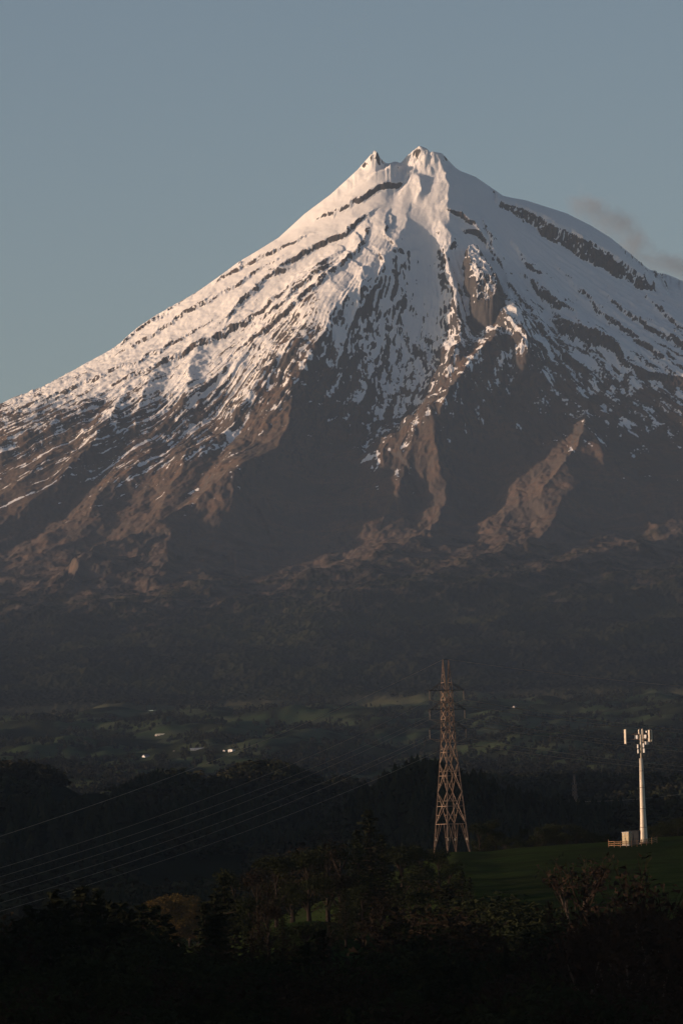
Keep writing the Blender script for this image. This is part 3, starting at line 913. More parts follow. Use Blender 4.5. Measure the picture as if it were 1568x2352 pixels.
panel(-2.82, .1, 20.2, 2.75, .52, .20, R(-48))
panel(1.62, -.52, 20.2, 2.25, .42, .18, R(-40))
panel(2.12, .2, 20.25, 2.2, .36, .18, R(62))
panel(.55, 1.85, 20.2, 2.2, .36, .18, R(170))
panel(-.28, -.28, 21.05, .85, .24, .14, R(-40))
panel(.34, -.30, 21.0, 1.1, .24, .14, R(-40))
for (x, y, z, sx_, sy_, sz_) in ((.55, -.28, 18.45, .34, .24, .8), (.6, -.28, 17.45, .38, .26, .8), (-.52, -.1, 18.3, .30, .24, .75), (-.5, -.1, 17.35, .28, .24, .75),
                                 (.95, -.35, 20.1, .5, .25, .7), (1.15, -.38, 21.0, .3, .2, .35), (-.75, .35, 20.05, .75, .3, .7), (1.15, .5, 18.9, .9, .35, .6)):
    u = MB().box((0, 0, 0), (sx_, sy_, sz_)).build('radio_unit', M_unit, mast, loc=(x, y, z))
    u.rotation_euler = (0, 0, R(-38))
    md = u.modifiers.new('bevel', 'BEVEL'); md.width = .03; md.segments = 2
    MB().bar((0, sy_ / 2, 0), (0, sy_ / 2 + .3, 0), .07).build('bracket', M_steel, u)
MB().tube([(.42, -.12, 16.9), (.46, -.1, 14.5), (.40, -.1, 12)], .05, 6).build('feeder_cable', M_dsteel, mast)
for z_ in (3.0, 6.5, 10.5, 13.6):
    r_ = float(np.interp(z_, [0, 1.2, 5, 10, 16], [.78, .70, .55, .45, .36]))
    MB().tube([(0, 0, z_), (0, 0, z_ + .10)], r_ + .025, 20).build('joint_band', M_steel, mast)
    MB().bar((.1, -r_ - .03, z_ + .1), (.1, -r_ - .03, z_ + .6), .05).build('step_peg', M_steel, mast)

# equipment hut
HD = 1446.0
hb_ = at(1436, 1933, HD); hb_[2] = float(ground(hb_[0], hb_[1])) - .05
hut = empty('equipment_cabinet', tuple(hb_), R(-50))
tag(hut, 'cream equipment cabinet behind the timber rails, left of the mast', 'cabinet')
# local -y is the sunlit front
MB().box((0, .35, .12), (2.0, .8, .3)).build('plinth', M_roofg, hut)
MB().box((0, .35, 1.42), (1.85, .66, 2.3)).build('body', M_hut, hut)
MB().box((0, .35, 2.62), (2.0, .8, .10)).build('roof', M_roofg, hut)
for sg in (-1, 1):
    dr = MB().box((sg * .45, .0, 1.42), (.82, .05, 2.1)).build('door', M_hut, hut)
    MB().box((sg * .12, -.045, 1.4), (.05, .05, .22)).build('handle', M_dsteel, dr)
    MB().box((sg * .45, -.035, 2.2), (.4, .03, .18)).build('vent', M_roofg, dr)
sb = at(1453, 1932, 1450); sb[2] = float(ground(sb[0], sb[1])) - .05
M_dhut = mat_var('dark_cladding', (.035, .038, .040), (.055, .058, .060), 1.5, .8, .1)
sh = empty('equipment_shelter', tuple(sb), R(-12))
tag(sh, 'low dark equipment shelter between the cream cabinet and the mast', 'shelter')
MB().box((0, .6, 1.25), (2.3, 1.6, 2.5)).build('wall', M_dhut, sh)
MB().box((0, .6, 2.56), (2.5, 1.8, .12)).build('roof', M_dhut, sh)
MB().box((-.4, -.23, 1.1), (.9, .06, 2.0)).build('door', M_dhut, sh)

# timber fence round the hut
ft = empty('timber_fence', tuple(at(1428, 1938, 1438)))
ft.location.z = 0
tag(ft, 'weathered timber post and rail fence in front of the hut', 'fence')
fpts = [(1397, 1452), (1397, 1441), (1410, 1439), (1424, 1438), (1438, 1437.5), (1450, 1438), (1462, 1439), (1472, 1441), (1484, 1442), (1496, 1444), (1508, 1447)]
prev = None
for px, d in fpts:
    p = at(px, 1936, d); gz_ = float(ground(p[0], p[1]))
    lean = random.uniform(-.05, .05)
    q = (p[0] - ft.location.x, p[1] - ft.location.y, gz_)
    MB().bar((q[0], q[1], q[2] - .3), (q[0] + lean, q[1], q[2] + 1.2 + random.uniform(-.06, .1)), .13).build('post', M_wood, ft)
    if prev:
        for h_ in (.35, .70, 1.05):
            j1, j2 = random.uniform(-.05, .05), random.uniform(-.05, .05)
            MB().box((0, 0, 0), (1, 1, 1))
            MB().bar((prev[0], prev[1] - .09, prev[2] + h_ + j1), (q[0], q[1] - .09, q[2] + h_ + j2), .09).build('rail', M_wood, ft)
    prev = q

# ------------------------------------------------------------------ farmhouses below the forest
M_hw = mat_var('house_white', (.74, .72, .68), (.80, .78, .74), .8, .6, .3)
M_hp = mat_var('house_pink', (.62, .52, .46), (.68, .58, .52), .8, .6, .3)
M_rf = mat_var('house_roof', (.16, .15, .15), (.22, .20, .20), .6, .6, .3)
M_rfl = mat_var('house_roof_pale', (.62, .58, .42), (.70, .66, .50), .6, .5, .3)
M_rfb = mat_var('house_roof_blue', (.24, .27, .30), (.30, .33, .36), .6, .5, .3)
M_win = mat_var('window_glass', (.03, .03, .035), (.05, .05, .055), 2, .15, .5)
HOUSES = []


def house(px, py, w_, l_, h_, roof_h, rz, mw, mr, label, d0=6600):
    p = hit(px, py, d0=d0)
    HOUSES.append((px, py, p[1]))
    r_ = empty('farmhouse', (p[0], p[1], p[2] - .6), R(rz))
    tag(r_, label, 'house', 'farm buildings below the forest')
    hw, hl = w_ / 2, l_ / 2
    MB().poly([(-hw, -hl, 0), (hw, -hl, 0), (hw, hl, 0), (-hw, hl, 0), (-hw, -hl, h_), (hw, -hl, h_), (hw, hl, h_), (-hw, hl, h_), (0, -hl, h_ + roof_h), (0, hl, h_ + roof_h)],
              [(0, 1, 5, 8, 4), (2, 3, 7, 9, 6), (1, 2, 6, 5), (3, 0, 4, 7), (3, 2, 1, 0)]).build('wall', mw, r_)
    o_ = .5
    rf = MB()
    for sg in (-1, 1):
        a = [(0, -hl - o_, h_ + roof_h + .12), (0, hl + o_, h_ + roof_h + .12), (sg * (hw + o_), hl + o_, h_ - roof_h * o_ / hw + .12), (sg * (hw + o_), -hl - o_, h_ - roof_h * o_ / hw + .12)]
        b = [(x, y, z + .2) for x, y, z in a]
        rf.poly(a + b, [(0, 1, 2, 3), (7, 6, 5, 4), (0, 4, 5, 1), (1, 5, 6, 2), (2, 6, 7, 3), (3, 7, 4, 0)])
    rf.build('roof', mr, r_)
    MB().box((-hw * .35, -hl - .03, 1.1), (1.0, .12, 2.1)).build('door', mr, r_)
    for x in (hw * .45,):
        MB().box((x, -hl - .03, 1.6), (1.3, .12, 1.1)).build('window', M_win, r_)
    for y in (-hl * .5, hl * .4):
        MB().box((-hw - .03, y, 1.6), (.12, 1.4, 1.1)).build('window', M_win, r_)
    return r_


house(335, 1742, 6.5, 8, 2.8, 2.4, -50, M_hw, M_rf, 'small bright white gabled house, leftmost of the farm buildings')
house(532, 1727, 7.0, 6, 3.0, .7, -38, M_hw, M_rf, 'bright white flat boxy house beside a tiny shed in the pasture')
house(516, 1727, 3.0, 3.4, 2.2, .6, -40, M_hw, M_rf, 'tiny white shed just left of the boxy white house')
house(368, 1691, 9.0, 13, 2.2, 1.6, 70, M_hp, M_rfl, 'long low shed with a pale yellowish roof at the forest edge')
house(455, 1723, 5.0, 20, 1.8, 1.2, 85, M_rfb, M_rfb, 'long dim blue grey shed roof among trees')
house(400, 1728, 1.6, 2.0, 2.0, .5, -30, M_hp, M_rf, 'tiny reddish hut between the gabled house and the boxy house')
house(1181, 1626, 3.6, 5, 2.4, 1.0, -35, M_hp, M_rf, 'small pinkish house at the forest edge right of the pylon', 8000)

# ------------------------------------------------------------------ distant trees, too many to count
def cone_proto(seed, n=6):
    r_ = np.random.default_rng(seed)
    V, F = [], []
    for z0_, z1_, w_ in ((.10, .62, .20), (.34, .82, .15), (.58, 1.0, .10)):
        b = len(V)
        V.append((r_.normal(0, .01), r_.normal(0, .01), z1_))
        for k in range(n):
            t = 2 * math.pi * (k + r_.uniform(-.3, .3)) / n
            q = w_ * r_.uniform(.55, 1.25)
            V.append((q * math.cos(t), q * math.sin(t), z0_ + r_.uniform(-.06, .06)))
        for k in range(n):
            F.append((b, b + 1 + k, b + 1 + (k + 1) % n))
    for k in range(12):
        t = r_.uniform(0, 6.283); h = r_.uniform(.12, .9); q = .21 * (1.04 - h)
        c_ = np.array([q * math.cos(t), q * math.sin(t), h]); b = len(V)
        for j in range(3):
            V.append(tuple(c_ + r_.normal(0, .045, 3)))
        F.append((b, b + 1, b + 2))
    return np.array(V), np.array(F)


def blob_proto(seed, n=40):
    r_ = np.random.default_rng(seed)
    V, F = [], []
    lobes = [(np.array([r_.normal(0, .17), r_.normal(0, .17), r_.uniform(.38, .8)]), r_.uniform(.17, .27)) for _ in range(5)]
    for c_, q in lobes:
        for k in range(n // 5):
            d = r_.normal(0, 1, 3); d /= np.linalg.norm(d)
            p = c_ + d * q * r_.uniform(.75, 1.08)
            b = len(V)
            t1 = np.cross(d, r_.normal(0, 1, 3)); t1 /= np.linalg.norm(t1); t2 = np.cross(d, t1)
            s_ = q * .62
            for a_ in (0, 2.1, 4.2):
                V.append(tuple(p + t1 * s_ * math.cos(a_) + t2 * s_ * math.sin(a_) + d * r_.normal(0, .05)))
            F.append((b, b + 1, b + 2))
    return np.array(V), np.array(F)


def scatter_mesh(name, pos, hgt, protos, mat, wide=1.0):
    Vs, Fs, off = [], [], 0
    which = rng.integers(0, len(protos), len(pos))
    tone = []
    for k, (V, F) in enumerate(protos):
        i = np.nonzero(which == k)[0]
        if not len(i):
            continue
        a = rng.uniform(0, 6.283, len(i)); c_, s_ = np.cos(a)[:, None], np.sin(a)[:, None]
        w_ = hgt[i][:, None] * rng.uniform(.8, 1.25, (len(i), 1)) * wide
        X = (V[None, :, 0] * c_ - V[None, :, 1] * s_) * w_ + pos[i, 0][:, None]
        Y = (V[None, :, 0] * s_ + V[None, :, 1] * c_) * w_ + pos[i, 1][:, None]
        Z = V[None, :, 2] * hgt[i][:, None] + pos[i, 2][:, None]
        Vs.append(np.stack([X, Y, Z], -1).reshape(-1, 3))
        Fs.append((F[None] + (np.arange(len(i)) * len(V))[:, None, None]).reshape(-1, 3) + off)
        tone.append(np.repeat(rng.uniform(0, 1, len(i)), len(V)))
        off += len(i) * len(V)
    return link(name, mesh_np(name, np.concatenate(Vs), np.concatenate(Fs), mat, False, {'tone': np.concatenate(tone)}))


def tone_mat(name, c1, c2, c3):
    t = NT(name, 1.0, .0)
    a = t.attr('tone')
    return t.col(t.mix(t.maprange(t.noise(.02, 3), .35, .65), t.mix(a, c1, c2), c3))


cones = [cone_proto(i) for i in range(5)]
blobs = [blob_proto(30 + i) for i in range(6)]
M_mid = tone_mat('plantation_needles', (.012, .018, .010), (.026, .030, .016), (.018, .020, .012))
M_bush = tone_mat('bush_leaves', (.016, .022, .010), (.040, .040, .020), (.028, .026, .016))
M_farmtree = tone_mat('shelter_leaves', (.009, .012, .008), (.024, .023, .015), (.014, .015, .011))


def inpoly(px, py, poly):
    c_ = np.zeros(len(px), bool)
    n = len(poly)
    for i in range(n):
        x1_, y1_ = poly[i]; x2_, y2_ = poly[(i + 1) % n]
        c_ ^= ((y1_ > py) != (y2_ > py)) & (px < (x2_ - x1_) * (py - y1_) / (y2_ - y1_ + 1e-9) + x1_)
    return c_


CLEAR = [[(112, 1818), (180, 1806), (262, 1822), (270, 1850), (180, 1868), (110, 1870)],
         [(262, 1893), (382, 1893), (385, 1955), (262, 1955)],
         [(300, 1985), (585, 1975), (600, 2060), (290, 2075)],
         [(0, 1820), (40, 1816), (44, 1842), (0, 1850)]]
N = 19000
yy = rng.uniform(2050, 6500, N)
xx = rng.uniform(-1.22, 1.22, N) * 784 * K * yy
zz = ground(xx, yy)
px, py = proj(xx, yy, zz)
keep = np.ones(N, bool)
for pl in CLEAR:
    keep &= ~inpoly(px, py, pl)
    keep &= ~inpoly(px, py - 12, pl)
hillmask = sstep(-.25, .25, fbm(xx / 110, yy / 300, 3, 301) + .9)
keep &= rng.uniform(0, 1, N) < hillmask
keep &= ~((np.hypot(xx - far_pb[0], yy - far_pb[1]) < 30))
keep &= ~((np.abs(px - 1321) < 26) & (yy < 4520) & (yy > 3550))
xx, yy, zz, px, py = xx[keep], yy[keep], zz[keep], px[keep], py[keep]
pine = (fbm(xx / 160 + 9, yy / 500, 2, 311) > .12) | ((px > 800) & (px < 1400) & (yy < 3900))
hh = rng.uniform(7, 12.5, len(xx)) * np.where(pine, 1.1, .8)
P3 = np.stack([xx, yy, zz - .5], -1)
tag(scatter_mesh('pine_plantation', P3[pine], hh[pine], cones, M_mid, 1.75), 'dark pine plantation covering the hills behind the pylon', 'wood', kind='stuff')
tag(scatter_mesh('bush_cover', P3[~pine], hh[~pine], blobs, M_bush, 1.35), 'dark broadleaved bush on the middle hills', 'wood', kind='stuff')

N = 21000
yy = 6300 + 7400 * rng.uniform(0, 1, N) ** 1.25
xx = rng.uniform(-1.2, 1.2, N) * 784 * K * yy
dens = fbm(xx / 120, yy / 330, 3, 321) + .22 * np.abs(noise(xx / 40, yy / 600, 325)) + .35 * sstep(9000, 6300, yy) - .10
lines = (np.abs(((xx + .22 * yy + 20 * noise(xx / 90, yy / 300, 331)) / 170) % 1 - .5) > .475) | (np.abs(((yy * .35 - xx + 30 * noise(xx / 100, yy / 400, 333)) / 240) % 1 - .5) > .482)
zz = ground(xx, yy)
px, py = proj(xx, yy, zz)
dens = dens + .9 * sstep(1688, 1722, py) * (px > 1040) + .35 * sstep(1735, 1760, py)
keep = (dens > .14) | (lines & (rng.uniform(0, 1, N) < .85))
for hx, hy, hd in HOUSES:
    keep &= ~((np.abs(px - hx) < 20) & (py > hy - 12) & (py < hy + 26) & (yy < hd + 60))
    keep &= ~((np.abs(px - hx) < 14) & (np.abs(yy - hd) < 25))
xx, yy, zz, dens = xx[keep], yy[keep], zz[keep], dens[keep]
hh = rng.uniform(4.5, 12, len(xx))
tag(scatter_mesh('shelter_trees', np.stack([xx, yy, zz - .4], -1), hh, blobs[:3] + cones[:1], M_farmtree), 'scattered dark trees and hedges between the far pastures', 'trees', kind='stuff')


# ------------------------------------------------------------------ trees of the foreground, each a thing of its own
def tri_cloud(centres, size, r_, squash=1.0, per=1):
    n = len(centres) * per
    c_ = np.repeat(centres, per, 0)
    s_ = (np.repeat(size, per) if hasattr(size, '__len__') else size) * np.ones(n)
    V = c_[:, None, :] + r_.normal(0, 1, (n, 3, 3)) * s_[:, None, None] * np.array([1, 1, squash])
    return V.reshape(-1, 3), np.arange(n * 3).reshape(-1, 3)


def tree_mat(name, c1, c2, c3):
    t = NT(name, 1.0, .0)
    oi = t.n('ShaderNodeObjectInfo')
    a = t.mix(oi.outputs['Random'], c1, c2)
    return t.col(t.mix(t.maprange(t.noise(6.0, 3), .35, .65), a, c3))


M_bark = mat_var('dark_bark', (.016, .012, .009), (.034, .026, .019), 9, .95, .1)
M_pale = mat_var('pale_bark', (.05, .038, .028), (.085, .062, .046), 9, .95, .1)
M_pine = tree_mat('pine_needles', (.010, .014, .008), (.022, .024, .012), (.016, .018, .010))
M_leaf = tree_mat('evergreen_leaves', (.012, .018, .008), (.030, .032, .014), (.020, .024, .012))
M_brown = tree_mat('autumn_leaves', (.018, .013, .009), (.032, .023, .014), (.018, .015, .010))
M_gold = tree_mat('golden_leaves', (.085, .054, .014), (.12, .076, .020), (.062, .048, .015))
M_twig = tree_mat('reddish_twigs', (.028, .018, .012), (.042, .027, .018), (.024, .017, .012))


def proto(kind, seed):
    """crown mesh and trunk mesh of unit height"""
    r_ = np.random.default_rng(seed)
    tr = MB()
    pts, sz = [], []
    if kind == 'pine':
        tr.tube([(0, 0, 0), (.004, .003, .45), (0, 0, .97)], [.016, .011, .002], 7)
        for lv in np.linspace(.16, .985, 26):
            L = .205 * (1 - lv) ** .75 + .012
            nb = int(6 + 3 * (1 - lv))
            a0 = r_.uniform(0, 6.28)
            for b in range(nb):
                a = a0 + 6.283 * b / nb + r_.normal(0, .2)
                l = L * r_.uniform(.55, 1.25)
                m = max(3, int(9 * l / .2))
                for j in range(m):
                    t = (j + .6) / m
                    pts.append((l * t * math.cos(a), l * t * math.sin(a), lv + .03 * math.sin(t * 2.2) - .012 * t + r_.normal(0, .006)))
                    sz.append(.0098 * r_.uniform(.7, 1.2))
                if b % 2 == 0 and l > .07:
                    tr.tube([(0, 0, lv), (l * .8 * math.cos(a), l * .8 * math.sin(a), lv + .015)], [.004, .0012], 4, False)
        V, F = tri_cloud(np.array(pts), np.array(sz), r_, .8, 5)
    elif kind in ('leaf', 'brown', 'gold', 'shrub'):
        sq = {'leaf': 1.0, 'brown': 1.0, 'gold': 1.15, 'shrub': .75}[kind]
        wid = {'leaf': .24, 'brown': .20, 'gold': .20, 'shrub': .46}[kind]
        tr.tube([(0, 0, 0), (.01, 0, .22), (.0, .01, .5), (.01, 0, .8)], [.024, .018, .012, .003], 7)
        nl = 17
        for k in range(nl):
            z = r_.uniform(.24 if kind != 'shrub' else .12, .86)
            ww = wid * (1.0 - abs(z - .48) * 1.15)
            a = r_.uniform(0, 6.28); q = ww * math.sqrt(r_.uniform(.05, 1))
            c_ = np.array([q * math.cos(a), q * math.sin(a), z])
            rad = r_.uniform(.075, .125) * (1.25 if kind == 'shrub' else 1)
            tr.tube([(0, 0, max(.12, z - .22)), tuple(c_ * np.array([.5, .5, 1]) - np.array([0, 0, .07])), tuple(c_)], [.010, .006, .002], 4, False)
            m = 260 if kind != 'brown' else 190
            d = r_.normal(0, 1, (m, 3)); d /= np.linalg.norm(d, axis=1)[:, None]
            p = c_ + d * (rad * r_.uniform(.45, 1.12, (m, 1))) * np.array([1.1, 1.1, .9 * sq])
            pts += list(map(tuple, p)); sz += list(r_.uniform(.006, .0105, m))
        V, F = tri_cloud(np.array(pts), np.array(sz), r_, .9, 1 if kind == 'brown' else 2)
    else:                                   # bare or nearly bare
        tw = MB()

        def grow(p, d, L, rad, lv):
            q = p + d * L
            (tr if lv < 3 else tw).tube([tuple(p), tuple((p + q) / 2 + r_.normal(0, .02 * L, 3)), tuple(q)], [rad, rad * .8, rad * .6], 5 if lv < 2 else 3, False)
            if lv >= 5:
                return
            for _ in range(3 if lv < 4 else 2):
                nd = d + r_.normal(0, .36, 3); nd[2] += .22
                nd /= np.linalg.norm(nd)
                grow(p + (q - p) * r_.uniform(.55, 1), nd, L * r_.uniform(.58, .8), rad * .55, lv + 1)
        grow(np.zeros(3), np.array([0, 0, 1.]), .30, .017, 0)
        V = np.array(tw.v)
        zmax = V[:, 2].max()
        F = np.array([(f[0], f[1], f[2]) for f in tw.f] + [(f[0], f[2], f[3]) for f in tw.f])
        ends_ = V[r_.integers(0, len(V), 700)] + r_.normal(0, .012, (700, 3))
        V2, F2 = tri_cloud(ends_, .0075, r_, .9, 1)
        F = np.concatenate([F, F2 + len(V)]); V = np.concatenate([V, V2])
        V = V / zmax
        tr.v = [tuple(np.array(v) / zmax) for v in tr.v]
    top = V[:, 2].max()
    V = V / np.array([1, 1, top])
    mc = {'pine': M_pine, 'leaf': M_leaf, 'shrub': M_leaf, 'brown': M_brown, 'gold': M_gold, 'bare': M_twig}[kind]
    return mesh_np(kind + '_crown', V, F, mc, False), tr.mesh(kind + '_trunk', M_pale if kind == 'bare' else M_bark)


PROTO = {k: [proto(k, s + 100 * i) for i in range(n)] for s, (k, n) in enumerate((('pine', 4), ('leaf', 4), ('brown', 3), ('gold', 2), ('shrub', 3), ('bare', 3)))}
NAMES = {'pine': 'pine_tree', 'leaf': 'broadleaf_tree', 'brown': 'autumn_tree', 'gold': 'golden_tree', 'shrub': 'shrub', 'bare': 'bare_tree'}
CATS = {'pine': 'tree', 'leaf': 'tree', 'brown': 'tree', 'gold': 'tree', 'shrub': 'shrub', 'bare': 'tree'}


def plant(kind, px, py, dist, label, group, wide=1.0, minh=3.0):
    """tree whose top shows at (px, py), rooted in the ground at that distance"""
    t = at(px, py, dist)
    gz_ = float(ground(t[0], t[1]))
    h = max(t[2] - gz_, minh)
    root = empty(NAMES[kind], (t[0], t[1], gz_ - .2), random.uniform(0, 6.28))
    w_ = h * wide * random.uniform(.88, 1.12)
    root.scale = (w_, w_, h + .2)
    cm, tm = random.choice(PROTO[kind])
    link('trunk', tm, root)
    link('crown', cm, root)
    tag(root, label, CATS[kind], group)
    return root


# trees that stand out
plant('pine', 846, 1858, 1230, 'tallest dark pine left of the pylon foot', 'foreground pines', 1.35)
plant('pine', 820, 1905, 1225, 'dark pine leaning against the left of the tallest pine', 'foreground pines', 1.3)
plant('pine', 876, 1915, 1235, 'dark pine close on the right of the tallest pine', 'foreground pines', 1.3)
plant('leaf', 777, 1931, 1210, 'dark evergreen tree just left of the tallest pines', 'foreground evergreens', 1.5)
plant('leaf', 919, 1937, 1260, 'rounded evergreen between the tallest pine and the pylon', 'foreground evergreens', 1.5)
plant('leaf', 966, 1939, 1290, 'dark evergreen just left of the pylon foot', 'foreground evergreens', 1.5)
plant('leaf', 1006, 1946, 1310, 'dark evergreen crowding the left pylon legs', 'foreground evergreens', 1.3)
plant('pine', 1060, 1999, 1150, 'small dark pine at the left end of the grass slope, below the pylon', 'foreground pines', 1.3)
plant('pine', 1078, 2015, 1140, 'lower of the two small pines below the pylon', 'foreground pines', 1.3)
plant('leaf', 1030, 1975, 1200, 'dark bushy evergreen below the left pylon legs', 'foreground evergreens', 1.5)
for q, (a, b, d) in enumerate(((748, 1926, 1180), (705, 1948, 1170), (666, 1942, 1190), (630, 1960, 1150), (590, 1985, 1120), (538, 1992, 1130))):
    plant('leaf' if q % 2 else 'brown', a, b, d, f'{["first", "second", "third", "fourth", "fifth", "sixth"][q]} dark tree leftwards along the slope from the tallest pine', 'trees on the slope left of the tallest pine', 1.4)
for q, (a, b, d) in enumerate(((513, 2010, 960), (492, 2050, 930), (470, 2070, 920))):
    plant('pine', a, b, d, f'{["tallest", "middle", "lowest"][q]} of three dark pines right of the golden grove', 'pines beside the golden grove', 1.3)
left_p = [(10, 2150, 760), (67, 2075, 800), (98, 2085, 815), (123, 2042, 830), (155, 2062, 820), (187, 2033, 840), (223, 2040, 845), (256, 2068, 850), (279, 2068, 860), (328, 2074, 870), (354, 2078, 880), (379, 2096, 890), (40, 2110, 790), (300, 2092, 850), (205, 2075, 800), (140, 2095, 790)]
order = ['leftmost', 'second', 'third', 'fourth', 'fifth', 'sixth', 'seventh', 'eighth', 'ninth', 'tenth', 'eleventh', 'twelfth', 'thirteenth', 'fourteenth', 'fifteenth', 'rightmost']
for q, (a, b, d) in enumerate(sorted(left_p)):
    plant('pine', a, b, d, f'{order[q]} dark pine top, counted from the left, in the lower left pine stand', 'pine stand at the lower left', 1.3)
for q, (a, b, d) in enumerate(((362, 2060, 1900), (385, 2054, 1910), (408, 2051, 1900), (432, 2056, 1920), (452, 2062, 1915))):
    plant('gold', a, b, d, f'{["leftmost", "second", "middle", "fourth", "rightmost"][q]} golden brown tree of the small grove', 'golden grove', 1.5)
for q, (a, b, d) in enumerate(((956, 2068, 900), (1008, 2062, 920), (1055, 2090, 900))):
    plant('brown', a, b, d, f'{["left", "middle", "right"][q]} of three brownish trees below the pylon', 'brownish trees below the pylon', 1.3)
for q, (a, b, d) in enumerate(((1104, 2047, 1010), (1134, 2057, 990), (1168, 2068, 970), (1197, 2073, 960), (1236, 2108, 930))):
    plant('leaf', a, b, d, f'{["leftmost", "second", "middle", "fourth", "rightmost"][q]} dark round evergreen along the lower edge of the grass slope', 'evergreens under the grass slope', 1.6)
# hedge and bushes along the crest of the grass hill
for q, (a, b, d) in enumerate(((1098, 1888, 1540), (1118, 1880, 1545), (1138, 1904, 1540))):
    plant('leaf', a, b, d, f'{["left", "tallest", "right"][q]} dark tree right behind the pylon foot', 'trees behind the pylon foot', 1.2)
crest = [(1160, 1928), (1185, 1920), (1213, 1902), (1232, 1898), (1252, 1893), (1275, 1890), (1298, 1892), (1320, 1896), (1342, 1902), (1362, 1910), (1384, 1914), (1404, 1920), (1498, 1896), (1516, 1890), (1536, 1882), (1556, 1878), (1580, 1874)]
for q, (a, b) in enumerate(crest):
    pos = 'right of the pylon, before the hut' if a < 1420 else 'right of the mast'
    n_ = q if a < 1420 else q - 12
    plant('shrub', a, b, 1530 + (q % 3) * 6, f'{order[n_] if n_ else "first"} dark hedge bush on the hill crest {pos}', 'hedge bushes on the hill crest', 1.1, 2.0)
# bare trees on the right
bare = [(1312, 1952, 1060, 'thin leafless sapling highest in front of the grass slope'), (1375, 1955, 820, 'leafless reddish tree left of centre before the grass slope'),
        (1443, 1958, 800, 'leafless reddish tree below the hut'), (1553, 1968, 780, 'leafless reddish tree at the right picture edge'),
        (1500, 1995, 760, 'leafless reddish tree below the mast'), (1405, 2010, 740, 'lower leafless tree with pale forked trunk below the hut'),
        (1340, 2040, 730, 'lower leafless tree at the left of the bare tree group'), (1470, 2060, 700, 'low leafless tree in the middle of the bare group'),
        (1560, 2080, 680, 'low leafless tree at the lower right edge')]
for a, b, d, lab in bare:
    plant('bare', a, b, d, lab, 'bare trees at the lower right', 1.1)
# trees closing the gap in front of the small meadow
for q, (a, b, d) in enumerate(((575, 2052, 1040), (612, 2066, 1030), (648, 2108, 1000), (700, 2118, 1000), (752, 2096, 1020), (790, 2040, 1060), (830, 2030, 1070), (872, 2036, 1060), (910, 2026, 1080), (945, 2038, 1070), (985, 2018, 1090), (1022, 2030, 1080))):
    plant(('leaf', 'brown', 'pine')[q % 3], a, b, d, f'{order[q] if q else "first"} tree from the left in the row around the small dark meadow', 'row around the small meadow', 1.45)
# the dark mass of trees filling the bottom

mass = []
for q in range(120):
    a = -60 + 1690 * ((q * .618034) % 1)
    t = q / 120
    d = 840 - 330 * t + random.uniform(-20, 20)
    b = 2105 + 215 * t + random.uniform(-22, 22) + (20 if 560 < a < 900 else 0)
    if 280 < a < 480:
        b += 35
    if 1080 < a < 1300 and b < 2150:
        b += 50
    right = a > 1230
    kind = random.choice(['bare', 'brown', 'brown', 'leaf', 'bare']) if right else random.choice(['pine', 'leaf', 'brown', 'leaf', 'pine', 'brown'])
    where_ = next(w_ for lim, w_ in ((150, 'at the left picture edge'), (300, 'below the left pine stand'), (450, 'below the golden grove'), (600, 'below the three pines'),
                                    (780, 'below the slope trees'), (920, 'below the tallest pine'), (1080, 'below the pylon'), (1260, 'below the grass slope'),
                                    (1400, 'below the thin sapling'), (1500, 'below the mast'), (9999, 'at the right picture edge')) if a < lim)
    row = 'upper' if b < 2165 else ('middle' if b < 2235 else 'bottom')
    nm = {'pine': 'dark pine', 'leaf': 'dark leafy tree', 'brown': 'dim brownish tree', 'bare': 'dim leafless tree'}[kind]
    mass.append((kind, a, b, d, nm, row, where_))
ordn = ['', 'second ', 'third ', 'fourth ', 'fifth ', 'sixth ']
count = {}
for kind, a, b, d, nm, row, where_ in sorted(mass, key=lambda m_: m_[1]):
    key = (nm, row, where_)
    n_ = count.get(key, 0); count[key] = n_ + 1
    plant(kind, a, b, d, f'{ordn[n_]}{nm} in the {row} row of dark trees, {where_}', 'dark tree mass at the bottom', 1.25)

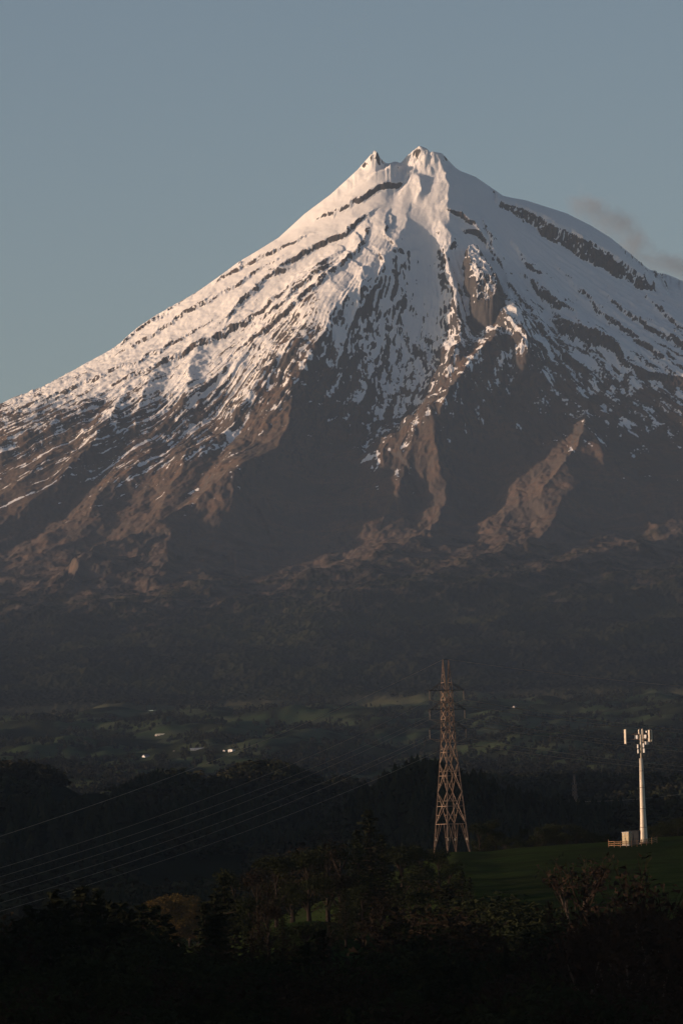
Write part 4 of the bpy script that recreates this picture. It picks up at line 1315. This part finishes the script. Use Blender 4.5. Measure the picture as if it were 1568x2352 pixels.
# ------------------------------------------------------------------ wisp of cloud behind the right shoulder
cm = bpy.data.materials.new('cloud_vapour'); cm.use_nodes = True
ct = cm.node_tree
ct.nodes.remove(ct.nodes['Principled BSDF'])
cv = ct.nodes.new('ShaderNodeVolumePrincipled')
cv.inputs['Color'].default_value = (.54, .60, .70, 1)
tc = ct.nodes.new('ShaderNodeTexCoord')
ln = ct.nodes.new('ShaderNodeVectorMath'); ln.operation = 'LENGTH'
ct.links.new(tc.outputs['Object'], ln.inputs[0])
nz = ct.nodes.new('ShaderNodeTexNoise'); nz.inputs['Scale'].default_value = 1.7; nz.inputs['Detail'].default_value = 4
ct.links.new(tc.outputs['Object'], nz.inputs['Vector'])


def cmath(op, a, b):
    m = ct.nodes.new('ShaderNodeMath'); m.operation = op
    for i, v in enumerate((a, b)):
        if isinstance(v, (int, float)):
            m.inputs[i].default_value = v
        else:
            ct.links.new(v, m.inputs[i])
    return m.outputs[0]


fall = cmath('SUBTRACT', 1.0, ln.outputs['Value'])
dn = cmath('MAXIMUM', cmath('ADD', cmath('MULTIPLY', fall, 1.1), cmath('MULTIPLY', cmath('SUBTRACT', nz.outputs['Fac'], .62), 2.2)), 0.0)
ct.links.new(cmath('MULTIPLY', dn, .011), cv.inputs['Density'])
ct.links.new(cv.outputs[0], ct.nodes['Material Output'].inputs['Volume'])
cloud = empty('cloud', tuple(at(1405, 530, 30500)))
tag(cloud, 'faint grey wisp of cloud behind the right shoulder of the mountain', 'cloud')
for px_, py_, rx_, rz_, tl in ((1352, 475, 130, 85, -30), (1415, 515, 150, 110, -35), (1450, 570, 100, 130, -10), (1530, 605, 190, 80, -20), (1600, 620, 150, 70, -10)):
    c_ = at(px_, py_, 30500)
    V, F = [], []
    nu, nv = 20, 12
    for i in range(nv + 1):
        for j in range(nu):
            th, ph = math.pi * i / nv, 2 * math.pi * j / nu
            V.append((math.sin(th) * math.cos(ph), math.sin(th) * math.sin(ph), math.cos(th)))
    for i in range(nv):
        for j in range(nu):
            F.append((i * nu + j, (i + 1) * nu + j, (i + 1) * nu + (j + 1) % nu, i * nu + (j + 1) % nu))
    o = link('puff', mesh_np('puff', np.array(V), np.array(F), cm, True), cloud)
    o.location = Vector(c_) - cloud.location
    o.scale = (rx_, 110, rz_)
    o.rotation_euler = (0, R(-tl), 0)
